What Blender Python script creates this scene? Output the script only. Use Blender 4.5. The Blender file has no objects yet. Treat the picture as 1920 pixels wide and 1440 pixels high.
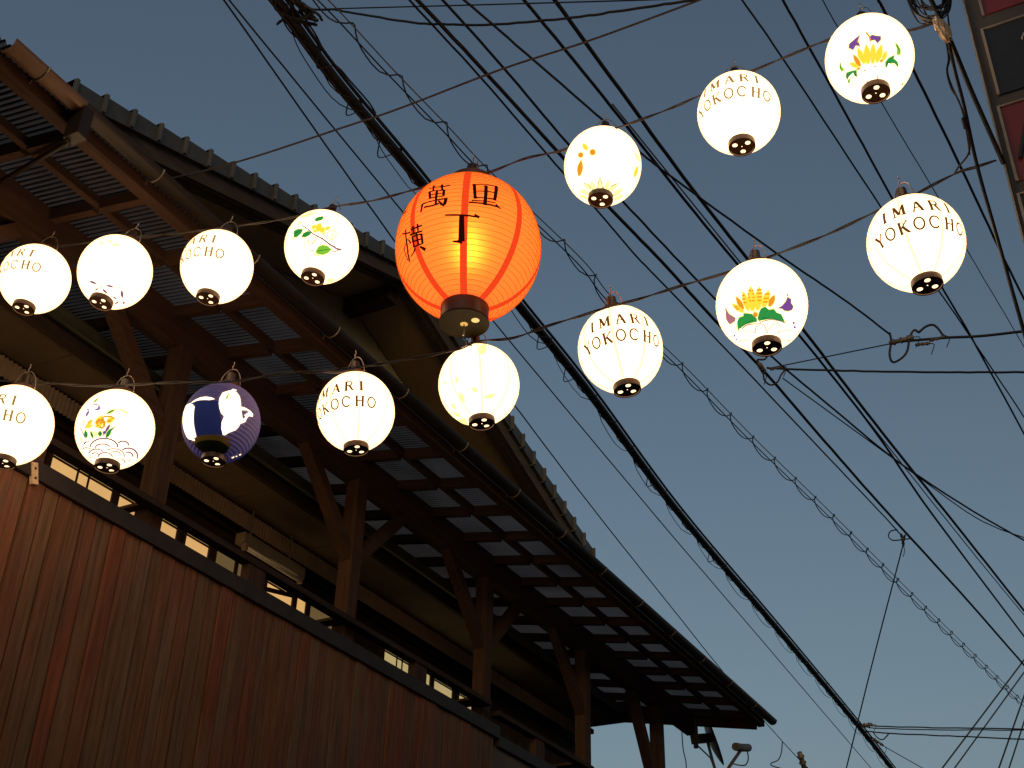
import bpy, bmesh, math, random
from mathutils import Vector, Matrix
random.seed(7)
R = math.radians
scene = bpy.context.scene
COL = scene.collection

# ------------------------------------------------------------------ camera
CAM = Vector((0.0, 0.0, 1.6))
FPX = 2322.0                                   # focal length in pixels of the 1920 px wide photograph
YAW, PIT, ROL = R(28.78), R(32.19), R(1.523)
FW = Vector((math.cos(PIT)*math.cos(YAW), math.cos(PIT)*math.sin(YAW), math.sin(PIT)))
R0 = Vector((math.sin(YAW), -math.cos(YAW), 0.0)); U0 = R0.cross(FW)
RT = R0*math.cos(ROL) + U0*math.sin(ROL)
UP = -R0*math.sin(ROL) + U0*math.cos(ROL)
cd = bpy.data.cameras.new('camera'); cam = bpy.data.objects.new('camera', cd); COL.objects.link(cam)
cd.sensor_fit = 'HORIZONTAL'; cd.sensor_width = 36.0; cd.lens = FPX/1920.0*36.0
cd.clip_start = 0.05; cd.clip_end = 2000.0
m = Matrix.Identity(4)
for i, v in enumerate((RT, UP, -FW)):
    for k in range(3): m[k][i] = v[k]
cam.matrix_world = Matrix.Translation(CAM) @ m
scene.camera = cam

# ------------------------------------------------------------------ sky at dusk
world = bpy.data.worlds.new('World'); scene.world = world; world.use_nodes = True
nt = world.node_tree; nt.nodes.clear()
sky = nt.nodes.new('ShaderNodeTexSky'); sky.sky_type = 'NISHITA'; sky.sun_disc = False
sky.sun_elevation = R(7.0); sky.sun_rotation = R(240); sky.altitude = 0
sky.air_density = 1.0; sky.dust_density = 4.5; sky.ozone_density = 1.05
bg = nt.nodes.new('ShaderNodeBackground'); bg.inputs['Strength'].default_value = 0.117
wo = nt.nodes.new('ShaderNodeOutputWorld')
nt.links.new(sky.outputs[0], bg.inputs[0]); nt.links.new(bg.outputs[0], wo.inputs[0])
scene.view_settings.view_transform = 'Standard'; scene.view_settings.look = 'None'
scene.view_settings.gamma = 1.0; scene.view_settings.exposure = 0.0
scene.view_settings.use_curve_mapping = False
scene.render.engine = 'CYCLES'
cy = scene.cycles
cy.use_denoising = True; cy.max_bounces = 6; cy.diffuse_bounces = 3; cy.glossy_bounces = 2
cy.transmission_bounces = 4; cy.transparent_max_bounces = 8; cy.sample_clamp_indirect = 4.0
cy.caustics_reflective = False; cy.caustics_refractive = False

# ------------------------------------------------------------------ geometry of view lines (places measured along sight lines, set at real distances)
def ray(x, y): return RT*((x-960.0)/FPX) - UP*((y-720.0)/FPX) + FW
def onX(x, y, X): d = ray(x, y); return CAM + d*(X/d.x)
def onY(x, y, Y): d = ray(x, y); return CAM + d*(Y/d.y)
def onZ(x, y, Z): d = ray(x, y); return CAM + d*((Z-CAM.z)/d.z)

# ------------------------------------------------------------------ materials
def mat(name):
    mt = bpy.data.materials.new(name); mt.use_nodes = True; n = mt.node_tree; n.nodes.clear()
    out = n.nodes.new('ShaderNodeOutputMaterial')
    return mt, n, out
def principled(n, out, rough=0.7, metal=0.0):
    p = n.nodes.new('ShaderNodeBsdfPrincipled'); n.links.new(p.outputs[0], out.inputs[0])
    p.inputs['Roughness'].default_value = rough; p.inputs['Metallic'].default_value = metal
    return p
def plain(name, col, rough=0.6, metal=0.0, var=0.25, scale=12.0):
    mt, n, out = mat(name); p = principled(n, out, rough, metal)
    tc = n.nodes.new('ShaderNodeTexCoord'); no = n.nodes.new('ShaderNodeTexNoise')
    no.inputs['Scale'].default_value = scale; no.inputs['Detail'].default_value = 5
    n.links.new(tc.outputs['Object'], no.inputs['Vector'])
    rp = n.nodes.new('ShaderNodeValToRGB')
    a = tuple(c*(1-var) for c in col)+(1,); b = tuple(min(1, c*(1+var)) for c in col)+(1,)
    rp.color_ramp.elements[0].position = 0.3; rp.color_ramp.elements[1].position = 0.7
    rp.color_ramp.elements[0].color = a; rp.color_ramp.elements[1].color = b
    n.links.new(no.outputs['Fac'], rp.inputs[0]); n.links.new(rp.outputs[0], p.inputs['Base Color'])
    return mt
def wood(name, cols, axis, rough=0.75, bump=0.3, stain=0.5):
    """Weathered timber: one tone per piece, grain stretched along AXIS, blotchy stains."""
    mt, n, out = mat(name); p = principled(n, out, rough)
    p.inputs['Specular IOR Level'].default_value = 0.25
    oi = n.nodes.new('ShaderNodeObjectInfo')
    tc = n.nodes.new('ShaderNodeTexCoord')
    off = n.nodes.new('ShaderNodeVectorMath'); off.operation = 'MULTIPLY_ADD'
    n.links.new(oi.outputs['Random'], off.inputs[0]); off.inputs[1].default_value = (37.0, 53.0, 71.0)
    n.links.new(tc.outputs['Object'], off.inputs[2])
    mp = n.nodes.new('ShaderNodeMapping'); s = [26.0, 26.0, 26.0]; s[axis] = 1.6
    mp.inputs['Scale'].default_value = s; n.links.new(off.outputs[0], mp.inputs['Vector'])
    g = n.nodes.new('ShaderNodeTexNoise'); g.inputs['Scale'].default_value = 1.6; g.inputs['Detail'].default_value = 8
    g.inputs['Roughness'].default_value = 0.65; n.links.new(mp.outputs[0], g.inputs['Vector'])
    mp2 = n.nodes.new('ShaderNodeMapping'); s2 = [5.0, 5.0, 5.0]; s2[axis] = 1.1
    mp2.inputs['Scale'].default_value = s2; n.links.new(off.outputs[0], mp2.inputs['Vector'])
    st = n.nodes.new('ShaderNodeTexNoise'); st.inputs['Scale'].default_value = 1.0; st.inputs['Detail'].default_value = 4
    n.links.new(mp2.outputs[0], st.inputs['Vector'])
    rp = n.nodes.new('ShaderNodeValToRGB'); rp.color_ramp.interpolation = 'LINEAR'
    els = rp.color_ramp.elements
    while len(els) < len(cols): els.new(0.5)
    for i, c in enumerate(cols):
        els[i].position = i/(len(cols)-1); els[i].color = tuple(c)+(1,)
    mix = n.nodes.new('ShaderNodeMath'); mix.operation = 'MULTIPLY_ADD'   # random + stain
    sub = n.nodes.new('ShaderNodeMath'); sub.operation = 'SUBTRACT'; sub.inputs[1].default_value = 0.5
    n.links.new(st.outputs['Fac'], sub.inputs[0])
    n.links.new(sub.outputs[0], mix.inputs[0]); mix.inputs[1].default_value = stain*3.0
    n.links.new(oi.outputs['Random'], mix.inputs[2]); n.links.new(mix.outputs[0], rp.inputs[0])
    gr = n.nodes.new('ShaderNodeMapRange'); gr.inputs['From Min'].default_value = 0.3; gr.inputs['From Max'].default_value = 0.7
    gr.inputs['To Min'].default_value = 0.55; gr.inputs['To Max'].default_value = 1.25
    n.links.new(g.outputs['Fac'], gr.inputs['Value'])
    mu = n.nodes.new('ShaderNodeMix'); mu.data_type = 'RGBA'; mu.blend_type = 'MULTIPLY'; mu.inputs['Factor'].default_value = 1.0
    n.links.new(rp.outputs[0], mu.inputs[6]); n.links.new(gr.outputs[0], mu.inputs[7])
    n.links.new(mu.outputs[2], p.inputs['Base Color'])
    bp = n.nodes.new('ShaderNodeBump'); bp.inputs['Strength'].default_value = bump; bp.inputs['Distance'].default_value = 0.004
    n.links.new(g.outputs['Fac'], bp.inputs['Height']); n.links.new(bp.outputs[0], p.inputs['Normal'])
    return mt
def glow(name, col, strength=1.0, sample=True, diffuse=None, limb=None):
    mt, n, out = mat(name)
    e = n.nodes.new('ShaderNodeEmission'); e.inputs[0].default_value = tuple(col)+(1,); e.inputs[1].default_value = strength
    if diffuse:
        d = n.nodes.new('ShaderNodeBsdfDiffuse'); d.inputs[0].default_value = tuple(diffuse)+(1,)
        a = n.nodes.new('ShaderNodeAddShader'); n.links.new(e.outputs[0], a.inputs[0]); n.links.new(d.outputs[0], a.inputs[1])
        n.links.new(a.outputs[0], out.inputs[0])
    else: n.links.new(e.outputs[0], out.inputs[0])
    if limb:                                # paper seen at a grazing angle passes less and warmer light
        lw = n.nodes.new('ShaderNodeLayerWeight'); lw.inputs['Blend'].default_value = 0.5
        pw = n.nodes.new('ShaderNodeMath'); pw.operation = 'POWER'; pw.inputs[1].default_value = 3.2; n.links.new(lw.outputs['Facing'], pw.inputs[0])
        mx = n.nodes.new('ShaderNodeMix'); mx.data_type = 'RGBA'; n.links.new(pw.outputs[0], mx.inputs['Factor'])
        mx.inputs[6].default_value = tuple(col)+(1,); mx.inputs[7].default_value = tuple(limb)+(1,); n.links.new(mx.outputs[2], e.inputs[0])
    if not sample: mt.cycles.emission_sampling = 'NONE'
    return mt

M = {}
M['plank'] = wood('weathered siding', [(.19,.125,.08),(.21,.125,.075),(.235,.108,.062),(.17,.11,.075),(.26,.09,.05),(.21,.14,.095)], 2, stain=0.35)
M['beamX'] = wood('canopy timber along', [(.082,.041,.026),(.064,.035,.024),(.096,.047,.029)], 0, stain=0.3)
M['beamY'] = wood('canopy timber across', [(.082,.041,.026),(.064,.035,.024),(.096,.047,.029)], 1, stain=0.3)
M['beamZ'] = wood('post timber', [(.088,.047,.031),(.07,.041,.028),(.10,.052,.033)], 2, stain=0.3)
M['cap'] = plain('dark painted rail', (.035,.028,.025), 0.6)
M['darkwood'] = wood('dark stained wood', [(.05,.03,.022),(.035,.024,.018),(.06,.035,.025)], 0)
M['grey_panel'] = plain('grey siding panel', (.14,.12,.11), 0.8, scale=3)
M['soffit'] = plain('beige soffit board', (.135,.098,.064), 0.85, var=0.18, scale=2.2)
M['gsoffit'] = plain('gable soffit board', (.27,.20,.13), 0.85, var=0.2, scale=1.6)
M['corr'] = plain('beige corrugated metal', (.27,.21,.14), 0.6, var=0.12)
M['gablecorr'] = plain('green grey corrugated metal', (.22,.21,.17), 0.65, var=0.1)
M['bargeboard'] = wood('bargeboard paint', [(.045,.035,.03),(.06,.045,.04)], 0)
M['tile'] = plain('grey roof tile', (.042,.046,.054), 0.55, var=0.2)
M['tilerim'] = plain('lit tile rim', (.07,.073,.08), 0.5, var=0.2)  # light caught on the tile ends, put into a paler colour
M['gutter'] = plain('lit brown plastic gutter', (.16,.09,.055), 0.35, var=0.15)  # lit end of the gutter: the light is put into a lighter brown
M['gutterdark'] = plain('dark brown gutter', (.018,.012,.009), 0.5, var=0.2)  # darker copy for the shaded gutter run; also on rain head and pipe
M['gutter2'] = plain('dark green gutter', (.035,.042,.03), 0.4, var=0.15)
M['steel'] = plain('galvanised bracket', (.28,.23,.18), 0.4, 0.5, var=0.1)
M['cable'] = plain('black cable sheath', (.006,.006,.008), 0.6)
M['cablegrey'] = plain('grey messenger wire', (.10,.10,.10), 0.5, 0.3)
M['flex'] = plain('brown lamp flex', (.05,.04,.037), 0.7)
M['black'] = plain('black lacquer', (.075,.030,.012), 0.4, var=0.3)  # warm tint stands for lantern glow scattered onto the black rings
M['socket'] = plain('bakelite socket', (.06,.035,.025), 0.4)
M['wire'] = plain('bare steel wire', (.5,.42,.36), 0.3, 0.8, var=0.1)
M['white_metal'] = plain('lamp housing enamel', (.2,.165,.115), 0.4, var=0.08)
M['tube'] = plain('unlit tube glass', (.8,.76,.68), 0.15, var=0.03)
M['pale'] = plain('pale plastic', (.92,.64,.42), 0.5, var=0.2, scale=40)
M['asphalt'] = plain('asphalt', (.05,.05,.052), 0.9, var=0.25, scale=30)
M['concrete'] = plain('grey render', (.22,.21,.2), 0.85, var=0.15, scale=4)
M['signframe'] = plain('brown sign frame', (.12,.10,.088), 0.5, var=0.12)
M['signtrim'] = plain('pale sign trim', (.42,.38,.34), 0.55, var=0.12, scale=20)
M['signred'] = plain('red sign panel', (.33,.035,.045), 0.35, var=0.12, scale=5)
M['signblack'] = plain('black sign panel', (.018,.018,.02), 0.3, var=0.2)
M['signwhite'] = plain('white sign letter', (.7,.7,.68), 0.5, var=0.05)
M['pane'] = None
def pane_mat(name, col, k):
    mt, n, out = mat(name)
    e = n.nodes.new('ShaderNodeEmission'); n.links.new(e.outputs[0], out.inputs[0])
    tc = n.nodes.new('ShaderNodeTexCoord'); no = n.nodes.new('ShaderNodeTexNoise'); no.inputs['Scale'].default_value = 3.0
    n.links.new(tc.outputs['Object'], no.inputs['Vector'])
    rp = n.nodes.new('ShaderNodeValToRGB')
    rp.color_ramp.elements[0].color = tuple(c*0.78 for c in col)+(1,); rp.color_ramp.elements[1].color = tuple(c*1.12 for c in col)+(1,)
    n.links.new(no.outputs['Fac'], rp.inputs[0]); n.links.new(rp.outputs[0], e.inputs[0]); e.inputs[1].default_value = k
    return mt
M['pane_warm'] = pane_mat('warm lit window', (.74,.42,.15), 1.0)
M['pane_cream'] = pane_mat('cream lit window', (.50,.38,.17), 0.95)
M['pane_dim'] = pane_mat('dim window', (.13,.085,.033), 1.0)
M['pane_dark'] = plain('dark window', (.02,.018,.016), 0.15)
# corrugated translucent roofing: the sheet lets dusk light through, the ribs' shading is painted as dark stripes, with blotchy dirt
def sheet_mat():
    mt, n, out = mat('smoky corrugated plastic')
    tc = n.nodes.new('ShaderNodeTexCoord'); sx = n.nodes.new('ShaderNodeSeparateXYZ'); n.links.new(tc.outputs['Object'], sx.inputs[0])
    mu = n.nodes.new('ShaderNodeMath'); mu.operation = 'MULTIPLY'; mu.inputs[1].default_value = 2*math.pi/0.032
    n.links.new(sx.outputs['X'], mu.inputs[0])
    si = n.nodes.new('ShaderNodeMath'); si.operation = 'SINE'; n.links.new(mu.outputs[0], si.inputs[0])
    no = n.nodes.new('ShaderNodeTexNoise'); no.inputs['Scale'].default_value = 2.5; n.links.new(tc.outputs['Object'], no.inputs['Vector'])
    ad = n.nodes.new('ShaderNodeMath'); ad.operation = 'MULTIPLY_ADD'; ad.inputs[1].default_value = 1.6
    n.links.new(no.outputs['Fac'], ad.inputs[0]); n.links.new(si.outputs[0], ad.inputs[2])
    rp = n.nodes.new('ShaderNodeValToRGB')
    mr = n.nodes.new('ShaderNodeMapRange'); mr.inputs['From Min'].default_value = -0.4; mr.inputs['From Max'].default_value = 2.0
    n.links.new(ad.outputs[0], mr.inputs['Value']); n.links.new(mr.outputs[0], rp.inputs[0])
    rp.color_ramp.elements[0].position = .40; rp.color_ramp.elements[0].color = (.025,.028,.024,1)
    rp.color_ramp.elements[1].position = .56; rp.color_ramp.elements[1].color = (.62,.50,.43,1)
    t = n.nodes.new('ShaderNodeBsdfTranslucent'); d = n.nodes.new('ShaderNodeBsdfDiffuse')
    oi = n.nodes.new('ShaderNodeObjectInfo'); tone = n.nodes.new('ShaderNodeMapRange')
    tone.inputs['To Min'].default_value = 0.62; tone.inputs['To Max'].default_value = 1.1; n.links.new(oi.outputs['Random'], tone.inputs['Value'])
    st = n.nodes.new('ShaderNodeTexNoise'); st.inputs['Scale'].default_value = 1.3; st.inputs['Detail'].default_value = 6; n.links.new(tc.outputs['Object'], st.inputs['Vector'])
    sr = n.nodes.new('ShaderNodeMapRange'); sr.inputs['From Min'].default_value = .35; sr.inputs['From Max'].default_value = .65; sr.inputs['To Min'].default_value = .6; sr.inputs['To Max'].default_value = 1.05
    n.links.new(st.outputs['Fac'], sr.inputs['Value'])
    tm = n.nodes.new('ShaderNodeMath'); tm.operation = 'MULTIPLY'; n.links.new(tone.outputs[0], tm.inputs[0]); n.links.new(sr.outputs[0], tm.inputs[1])
    mm = n.nodes.new('ShaderNodeMix'); mm.data_type = 'RGBA'; mm.blend_type = 'MULTIPLY'; mm.inputs['Factor'].default_value = 1.0
    n.links.new(rp.outputs[0], mm.inputs[6]); n.links.new(tm.outputs[0], mm.inputs[7])
    n.links.new(mm.outputs[2], t.inputs[0]); d.inputs[0].default_value = (.10,.075,.058,1)
    a = n.nodes.new('ShaderNodeMixShader'); a.inputs[0].default_value = 0.2
    n.links.new(t.outputs[0], a.inputs[1]); n.links.new(d.outputs[0], a.inputs[2]); n.links.new(a.outputs[0], out.inputs[0])
    return mt
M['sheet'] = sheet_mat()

# ------------------------------------------------------------------ builders
class MB:
    def __init__(s): s.v = []; s.f = []
    def box(s, x0, x1, y0, y1, z0, z1):
        b = len(s.v)
        s.v += [(x0,y0,z0),(x1,y0,z0),(x1,y1,z0),(x0,y1,z0),(x0,y0,z1),(x1,y0,z1),(x1,y1,z1),(x0,y1,z1)]
        s.f += [tuple(b+i for i in q) for q in ((3,2,1,0),(4,5,6,7),(0,1,5,4),(1,2,6,5),(2,3,7,6),(3,0,4,7))]
        return s
    def bar(s, p, q, w, h, up=(0,0,1)):
        """A square-sawn bar from P to Q, W wide and H high."""
        p, q = Vector(p), Vector(q); d = (q-p).normalized(); sd = d.cross(Vector(up)).normalized(); u = sd.cross(d)
        b = len(s.v)
        for c in (p, q):
            for a, e in ((-1,-1),(1,-1),(1,1),(-1,1)): s.v.append(tuple(c + sd*(a*w/2) + u*(e*h/2)))
        s.f += [tuple(b+i for i in t) for t in ((3,2,1,0),(4,5,6,7),(0,1,5,4),(1,2,6,5),(2,3,7,6),(3,0,4,7))]
        return s
    def tube(s, pts, r, n=6, caps=True):
        pts = [Vector(p) for p in pts]; b0 = len(s.v); ref = None
        for i, p in enumerate(pts):
            d = (pts[min(i+1, len(pts)-1)] - pts[max(i-1, 0)])
            d = d.normalized() if d.length > 1e-9 else Vector((1,0,0))
            if ref is None: ref = Vector((0,0,1)) if abs(d.z) < 0.9 else Vector((1,0,0))
            sd = d.cross(ref)
            if sd.length < 1e-4: sd = d.cross(Vector((.3,.9,.2)))
            sd.normalize(); u = sd.cross(d); ref = u
            for k in range(n):
                a = 2*math.pi*k/n; s.v.append(tuple(p + sd*(r*math.cos(a)) + u*(r*math.sin(a))))
        for i in range(len(pts)-1):
            for k in range(n):
                a = b0+i*n+k; c = b0+i*n+(k+1) % n
                s.f.append((a, c, c+n, a+n))
        if caps:
            s.f.append(tuple(b0+k for k in range(n))[::-1]); e = b0+(len(pts)-1)*n; s.f.append(tuple(e+k for k in range(n)))
        return s
    def lathe(s, prof, n=32, cap0=False, cap1=False):
        b = len(s.v)
        for r, z in prof:
            for k in range(n):
                a = 2*math.pi*k/n; s.v.append((r*math.cos(a), r*math.sin(a), z))
        for i in range(len(prof)-1):
            for k in range(n):
                a = b+i*n+k; c = b+i*n+(k+1) % n; s.f.append((a, c, c+n, a+n))
        if cap0: s.f.append(tuple(b+k for k in range(n))[::-1])
        if cap1: e = b+(len(prof)-1)*n; s.f.append(tuple(e+k for k in range(n)))
        return s
    def poly(s, pts):
        b = len(s.v); s.v += [tuple(p) for p in pts]; s.f.append(tuple(range(b, b+len(pts)))); return s
    def mesh(s, name, m, off=(0,0,0), smooth=False):
        me = bpy.data.meshes.new(name); o = Vector(off)
        me.from_pydata([tuple(Vector(v)-o) for v in s.v], [], s.f); me.materials.append(m)
        if smooth:
            for p in me.polygons: p.use_smooth = True
        me.update(); return me

def link(name, me, parent=None):
    o = bpy.data.objects.new(name, me); COL.objects.link(o)
    if parent: o.parent = parent
    return o
def tag(o, label=None, cat=None, group=None, kind=None):
    if label: o['label'] = label
    if cat: o['category'] = cat
    if group: o['group'] = group
    if kind: o['kind'] = kind
    return o
def thing(name, label, cat, loc=(0,0,0), group=None, mtx=None):
    o = bpy.data.objects.new(name, None); COL.objects.link(o); o.empty_display_size = 0.1
    if mtx is not None: o.matrix_world = mtx
    else: o.location = loc
    return tag(o, label, cat, group)
def part(name, mb, m, parent, off=(0,0,0), smooth=False):
    return link(name, mb.mesh(name, m, off, smooth), parent)
def smooth_path(pts, n=8):
    """Catmull-Rom through PTS."""
    P = [Vector(p) for p in pts]
    if len(P) < 3: return [P[0].lerp(P[-1], i/n) for i in range(n+1)]
    out = []
    for i in range(len(P)-1):
        p0 = P[i-1] if i else P[0]*2-P[1]; p1 = P[i]; p2 = P[i+1]; p3 = P[i+2] if i+2 < len(P) else P[-1]*2-P[-2]
        for k in range(n):
            t = k/n
            out.append(0.5*((2*p1)+(p2-p0)*t+(2*p0-5*p1+4*p2-p3)*t*t+(3*p1-p0-3*p2+p3)*t**3))
    out.append(P[-1]); return out

# ================================================================== SETTING
g = MB().poly([(-60,-60,0),(120,-60,0),(120,60,0),(-60,60,0)])
tag(link('ground', g.mesh('ground', M['asphalt'])), kind='structure')

# ================================================================== THE WOODEN HOUSE
HB = Vector((2.0, 4.5, 0.0))
house = thing('wooden_house', 'old timber house with plank siding, corrugated canopy on posts and tiled gable', 'house', HB)
def hp(name, mb, m, parent=None, smooth=False): return part(name, mb, m, parent or house, HB, smooth)
YF = 4.50                                   # face of the plank siding
X0, XC, XD = 1.2, 8.03, 9.98                # left end, post with the kink, corner post
TP = math.tan(R(9.87))
YW = 5.50; XW = 11.74
def roofz(y): return 5.80 + TP*(y-4.5)      # underside of the roofing sheets
# siding: backing wall and its planks
wall = hp('siding_wall', MB().box(X0, XD, YF+0.02, YF+0.10, 0.0, 4.28), M['darkwood'])
x = X0
while x < 8.02:
    w = random.uniform(0.084, 0.108); e = min(x+w, 8.03)
    t = random.uniform(0.004, 0.016)
    zb = 1.7
    hp('siding_plank', MB().box(x, e-random.uniform(.006,.012), YF-0.002-t, YF+0.018, zb, 4.282), M['plank'], wall)
    x = e
x = 8.03
while x < XD-0.02:
    e = min(x+0.23, XD); hp('siding_panel', MB().box(x, e-.004, YF-0.002, YF+0.018, 1.7, 4.225), M['grey_panel'], wall); x = e
hp('lower_wall', MB().box(X0, XD, YF-0.03, YF+0.018, 0.0, 1.69), M['concrete'])
# rail cap, handrail, studs
hp('rail_cap', MB().box(X0, XC+0.06, YF-0.035, YF+0.14, 4.285, 4.375), M['cap'])
hp('rail_cap', MB().box(XC+0.062, 13.2, YF-0.03, YF+0.13, 4.228, 4.312), M['cap'])
PX = [2.56, 4.40, 6.25, 8.09, 9.93]
PY0, PY1 = 4.59, 4.695
hp('handrail', MB().box(X0, PX[3]-.06, YF+0.01, YF+0.085, 4.521, 4.557), M['darkwood'])
hp('handrail', MB().box(PX[3]+.06, PX[4]-.06, YF+0.01, YF+0.085, 4.486, 4.522), M['darkwood'])
for sx in (3.48, 5.20, 7.03, 8.86):
    hp('rail_stud', MB().box(sx-.075, sx+.075, YF+0.02, YF+0.08, 4.31 if sx > 8.1 else 4.375, 4.486 if sx > 8.1 else 4.521), M['beamZ'])
# posts with their braces
for i, px_ in enumerate(PX):
    pw = 0.054
    hp('post', MB().box(px_-pw, px_+pw, PY0, PY1, 4.0, 5.60), M['beamZ'])
    hp('post_bracket', MB().box(px_-(.11,.11,.15,.21,.15)[i], px_-pw, YF+.09, YW-.06, 4.54, 4.558), M['beamY'])
    for s in (-1, 1):
        if i == 4 and s == 1: continue
        hp('post_brace', MB().bar((px_+s*.03, 4.645, 5.02), (px_+s*.62, 4.645, 5.63), .075, .085, (0,1,0)), M['beamX'])
hp('post', MB().box(11.63, 11.76, PY0, PY1, 0.0, 5.60), M['beamZ'])
hp('post_brace', MB().bar((11.68, 4.645, 4.62), (11.05, 4.645, 5.58), .075, .10, (0,1,0)), M['beamX'])
# canopy: beam, purlins, fascia, rafters, corrugated sheets
XE = 12.80
canopy = hp('canopy_beam', MB().box(X0, XE-.02, 4.60, 4.72, 5.60, roofz(4.60)-.001), M['beamX'])
def sloped(x0, x1, y0, y1, h):              # bar H deep hung under the roof slope
    mb = MB(); b = [(x0,y0,roofz(y0)),(x1,y0,roofz(y0)),(x1,y1,roofz(y1)),(x0,y1,roofz(y1))]
    mb.v = [(a,c,z-h) for a,c,z in b] + b
    mb.f = [(3,2,1,0),(4,5,6,7),(0,1,5,4),(1,2,6,5),(2,3,7,6),(3,0,4,7)]; return mb
hp('purlin', sloped(X0, XE-.03, 4.235, 4.28, .05), M['beamX'])
hp('wall_plate', sloped(X0, XE-.03, 5.602, 5.65, .09), M['beamX'])
hp('fascia', MB().box(X0, XE+.045, 3.862, 3.93, roofz(3.93)-.085, roofz(3.862)-.001), M['beamX'])
k = 0; xr = 12.525
while xr > X0:
    for (ya, yb) in ((3.932, 4.233), (4.282, 4.598), (4.722, 5.60)):
        hp('rafter', sloped(xr, xr+.045, ya, yb, .072), M['beamY'])
    xr -= .487
hp('end_rafter', MB().bar((XE, 3.935, roofz(3.935)-.06), (XE, 5.60, roofz(5.60)-.06), .05, .115), M['beamY'])
def corrugated(x0, x1, ya, yb, zf, amp=.009, pitch=.032, thick=False, nx=8, zoff=0.0):
    mb = MB(); n = int(round((x1-x0)/pitch*nx)); rows = 2
    for i in range(n+1):
        xx = x0+(x1-x0)*i/n; dz = amp*math.sin(2*math.pi*xx/pitch)+zoff
        mb.v += [(xx, ya, zf(ya)+dz), (xx, yb, zf(yb)+dz)]
    for i in range(n): mb.f.append((2*i, 2*i+2, 2*i+3, 2*i+1))
    return mb
xs = X0-.1
while xs < XE-.05:
    xe = min(xs+.655, XE+.03)
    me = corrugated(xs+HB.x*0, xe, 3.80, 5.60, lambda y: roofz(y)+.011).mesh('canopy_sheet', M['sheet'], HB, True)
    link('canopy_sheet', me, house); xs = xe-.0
# street gutter: half-round channel with straps
def half_round(x0, x1, yc, zc, r, n=10):
    mb = MB(); pr = []
    for i in range(n+1):
        a = math.pi + math.pi*i/n; pr.append((yc+r*math.cos(a), zc+r*math.sin(a)))
    for i in range(n, -1, -1):
        a = math.pi + math.pi*i/n; pr.append((yc+(r-.005)*math.cos(a), zc+(r-.005)*math.sin(a)))
    for X in (x0, x1): mb.v += [(X, y, z) for y, z in pr]
    q = len(pr)
    for i in range(q): j = (i+1) % q; mb.f.append((i, j, j+q, i+q))
    mb.f.append(tuple(range(q))); mb.f.append(tuple(range(2*q-1, q-1, -1))); return mb
GY, GZ, GR = 3.802, 5.702, .05
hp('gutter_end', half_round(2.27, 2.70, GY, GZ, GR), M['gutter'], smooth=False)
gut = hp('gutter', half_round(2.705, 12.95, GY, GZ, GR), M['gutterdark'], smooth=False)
for bx in [2.46+.755*i for i in range(14)]:
    pts = [(bx, GY+(GR+.003)*math.cos(math.pi+math.pi*i/10), GZ+(GR+.003)*math.sin(math.pi+math.pi*i/10)) for i in range(11)]
    pts += [(bx, GY+GR+.006, GZ-.03), (bx, 3.862, GZ-.05)]
    hp('gutter_strap', MB().tube(pts, .0048, 5), M['steel'], gut)
# rain-water head and its pipe
bxw = onY(146, 215, 3.83)
hp('rain_head', MB().box(bxw.x-.03, bxw.x+.03, GY-.045, GY+.045, GZ-.19, GZ-.01), M['gutterdark'], gut)
p0 = Vector((bxw.x, 3.85, GZ-.20)); pe = onY(0, 342, 4.55); pm = onY(128, 266, 3.93)
hp('rain_pipe', MB().tube(smooth_path([p0+Vector((0,0,.06)), p0, pm, pm.lerp(pe,.5), pe, pe+(pe-pm)*.4], 6), .014, 10), M['gutterdark'], gut, True)
# balcony ceiling, its fascia and inner gutter
XS = 11.38; sx = X0
while sx < XS:
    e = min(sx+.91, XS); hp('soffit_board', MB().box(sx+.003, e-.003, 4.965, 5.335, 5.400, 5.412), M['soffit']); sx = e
hp('eave_fascia', MB().box(X0, XS+.02, 4.93, 4.963, 5.385, 5.56), M['darkwood'])
hp('inner_gutter', half_round(X0, XS+.01, 4.87, 5.50, .055), M['gutter2'])
hp('eave_end', MB().box(XS+.022, XS+.05, 4.72, 5.34, 5.388, 5.60), M['darkwood'])
mb = MB(); n = int((XS-X0)/.032*6)
for i in range(n+1):
    xx = X0+(XS-X0)*i/n; dy = .009*math.sin(2*math.pi*xx/.032)
    mb.v += [(xx, 5.352+dy, 5.275), (xx, 5.352+dy, 5.399)]
for i in range(n): mb.f.append((2*i, 2*i+2, 2*i+3, 2*i+1))
hp('corrugated_band', mb, M['corr'], smooth=True)
hp('upper_floor', MB().box(X0, XW, 5.362, 9.4, 5.414, 5.46), M['darkwood'])
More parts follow.
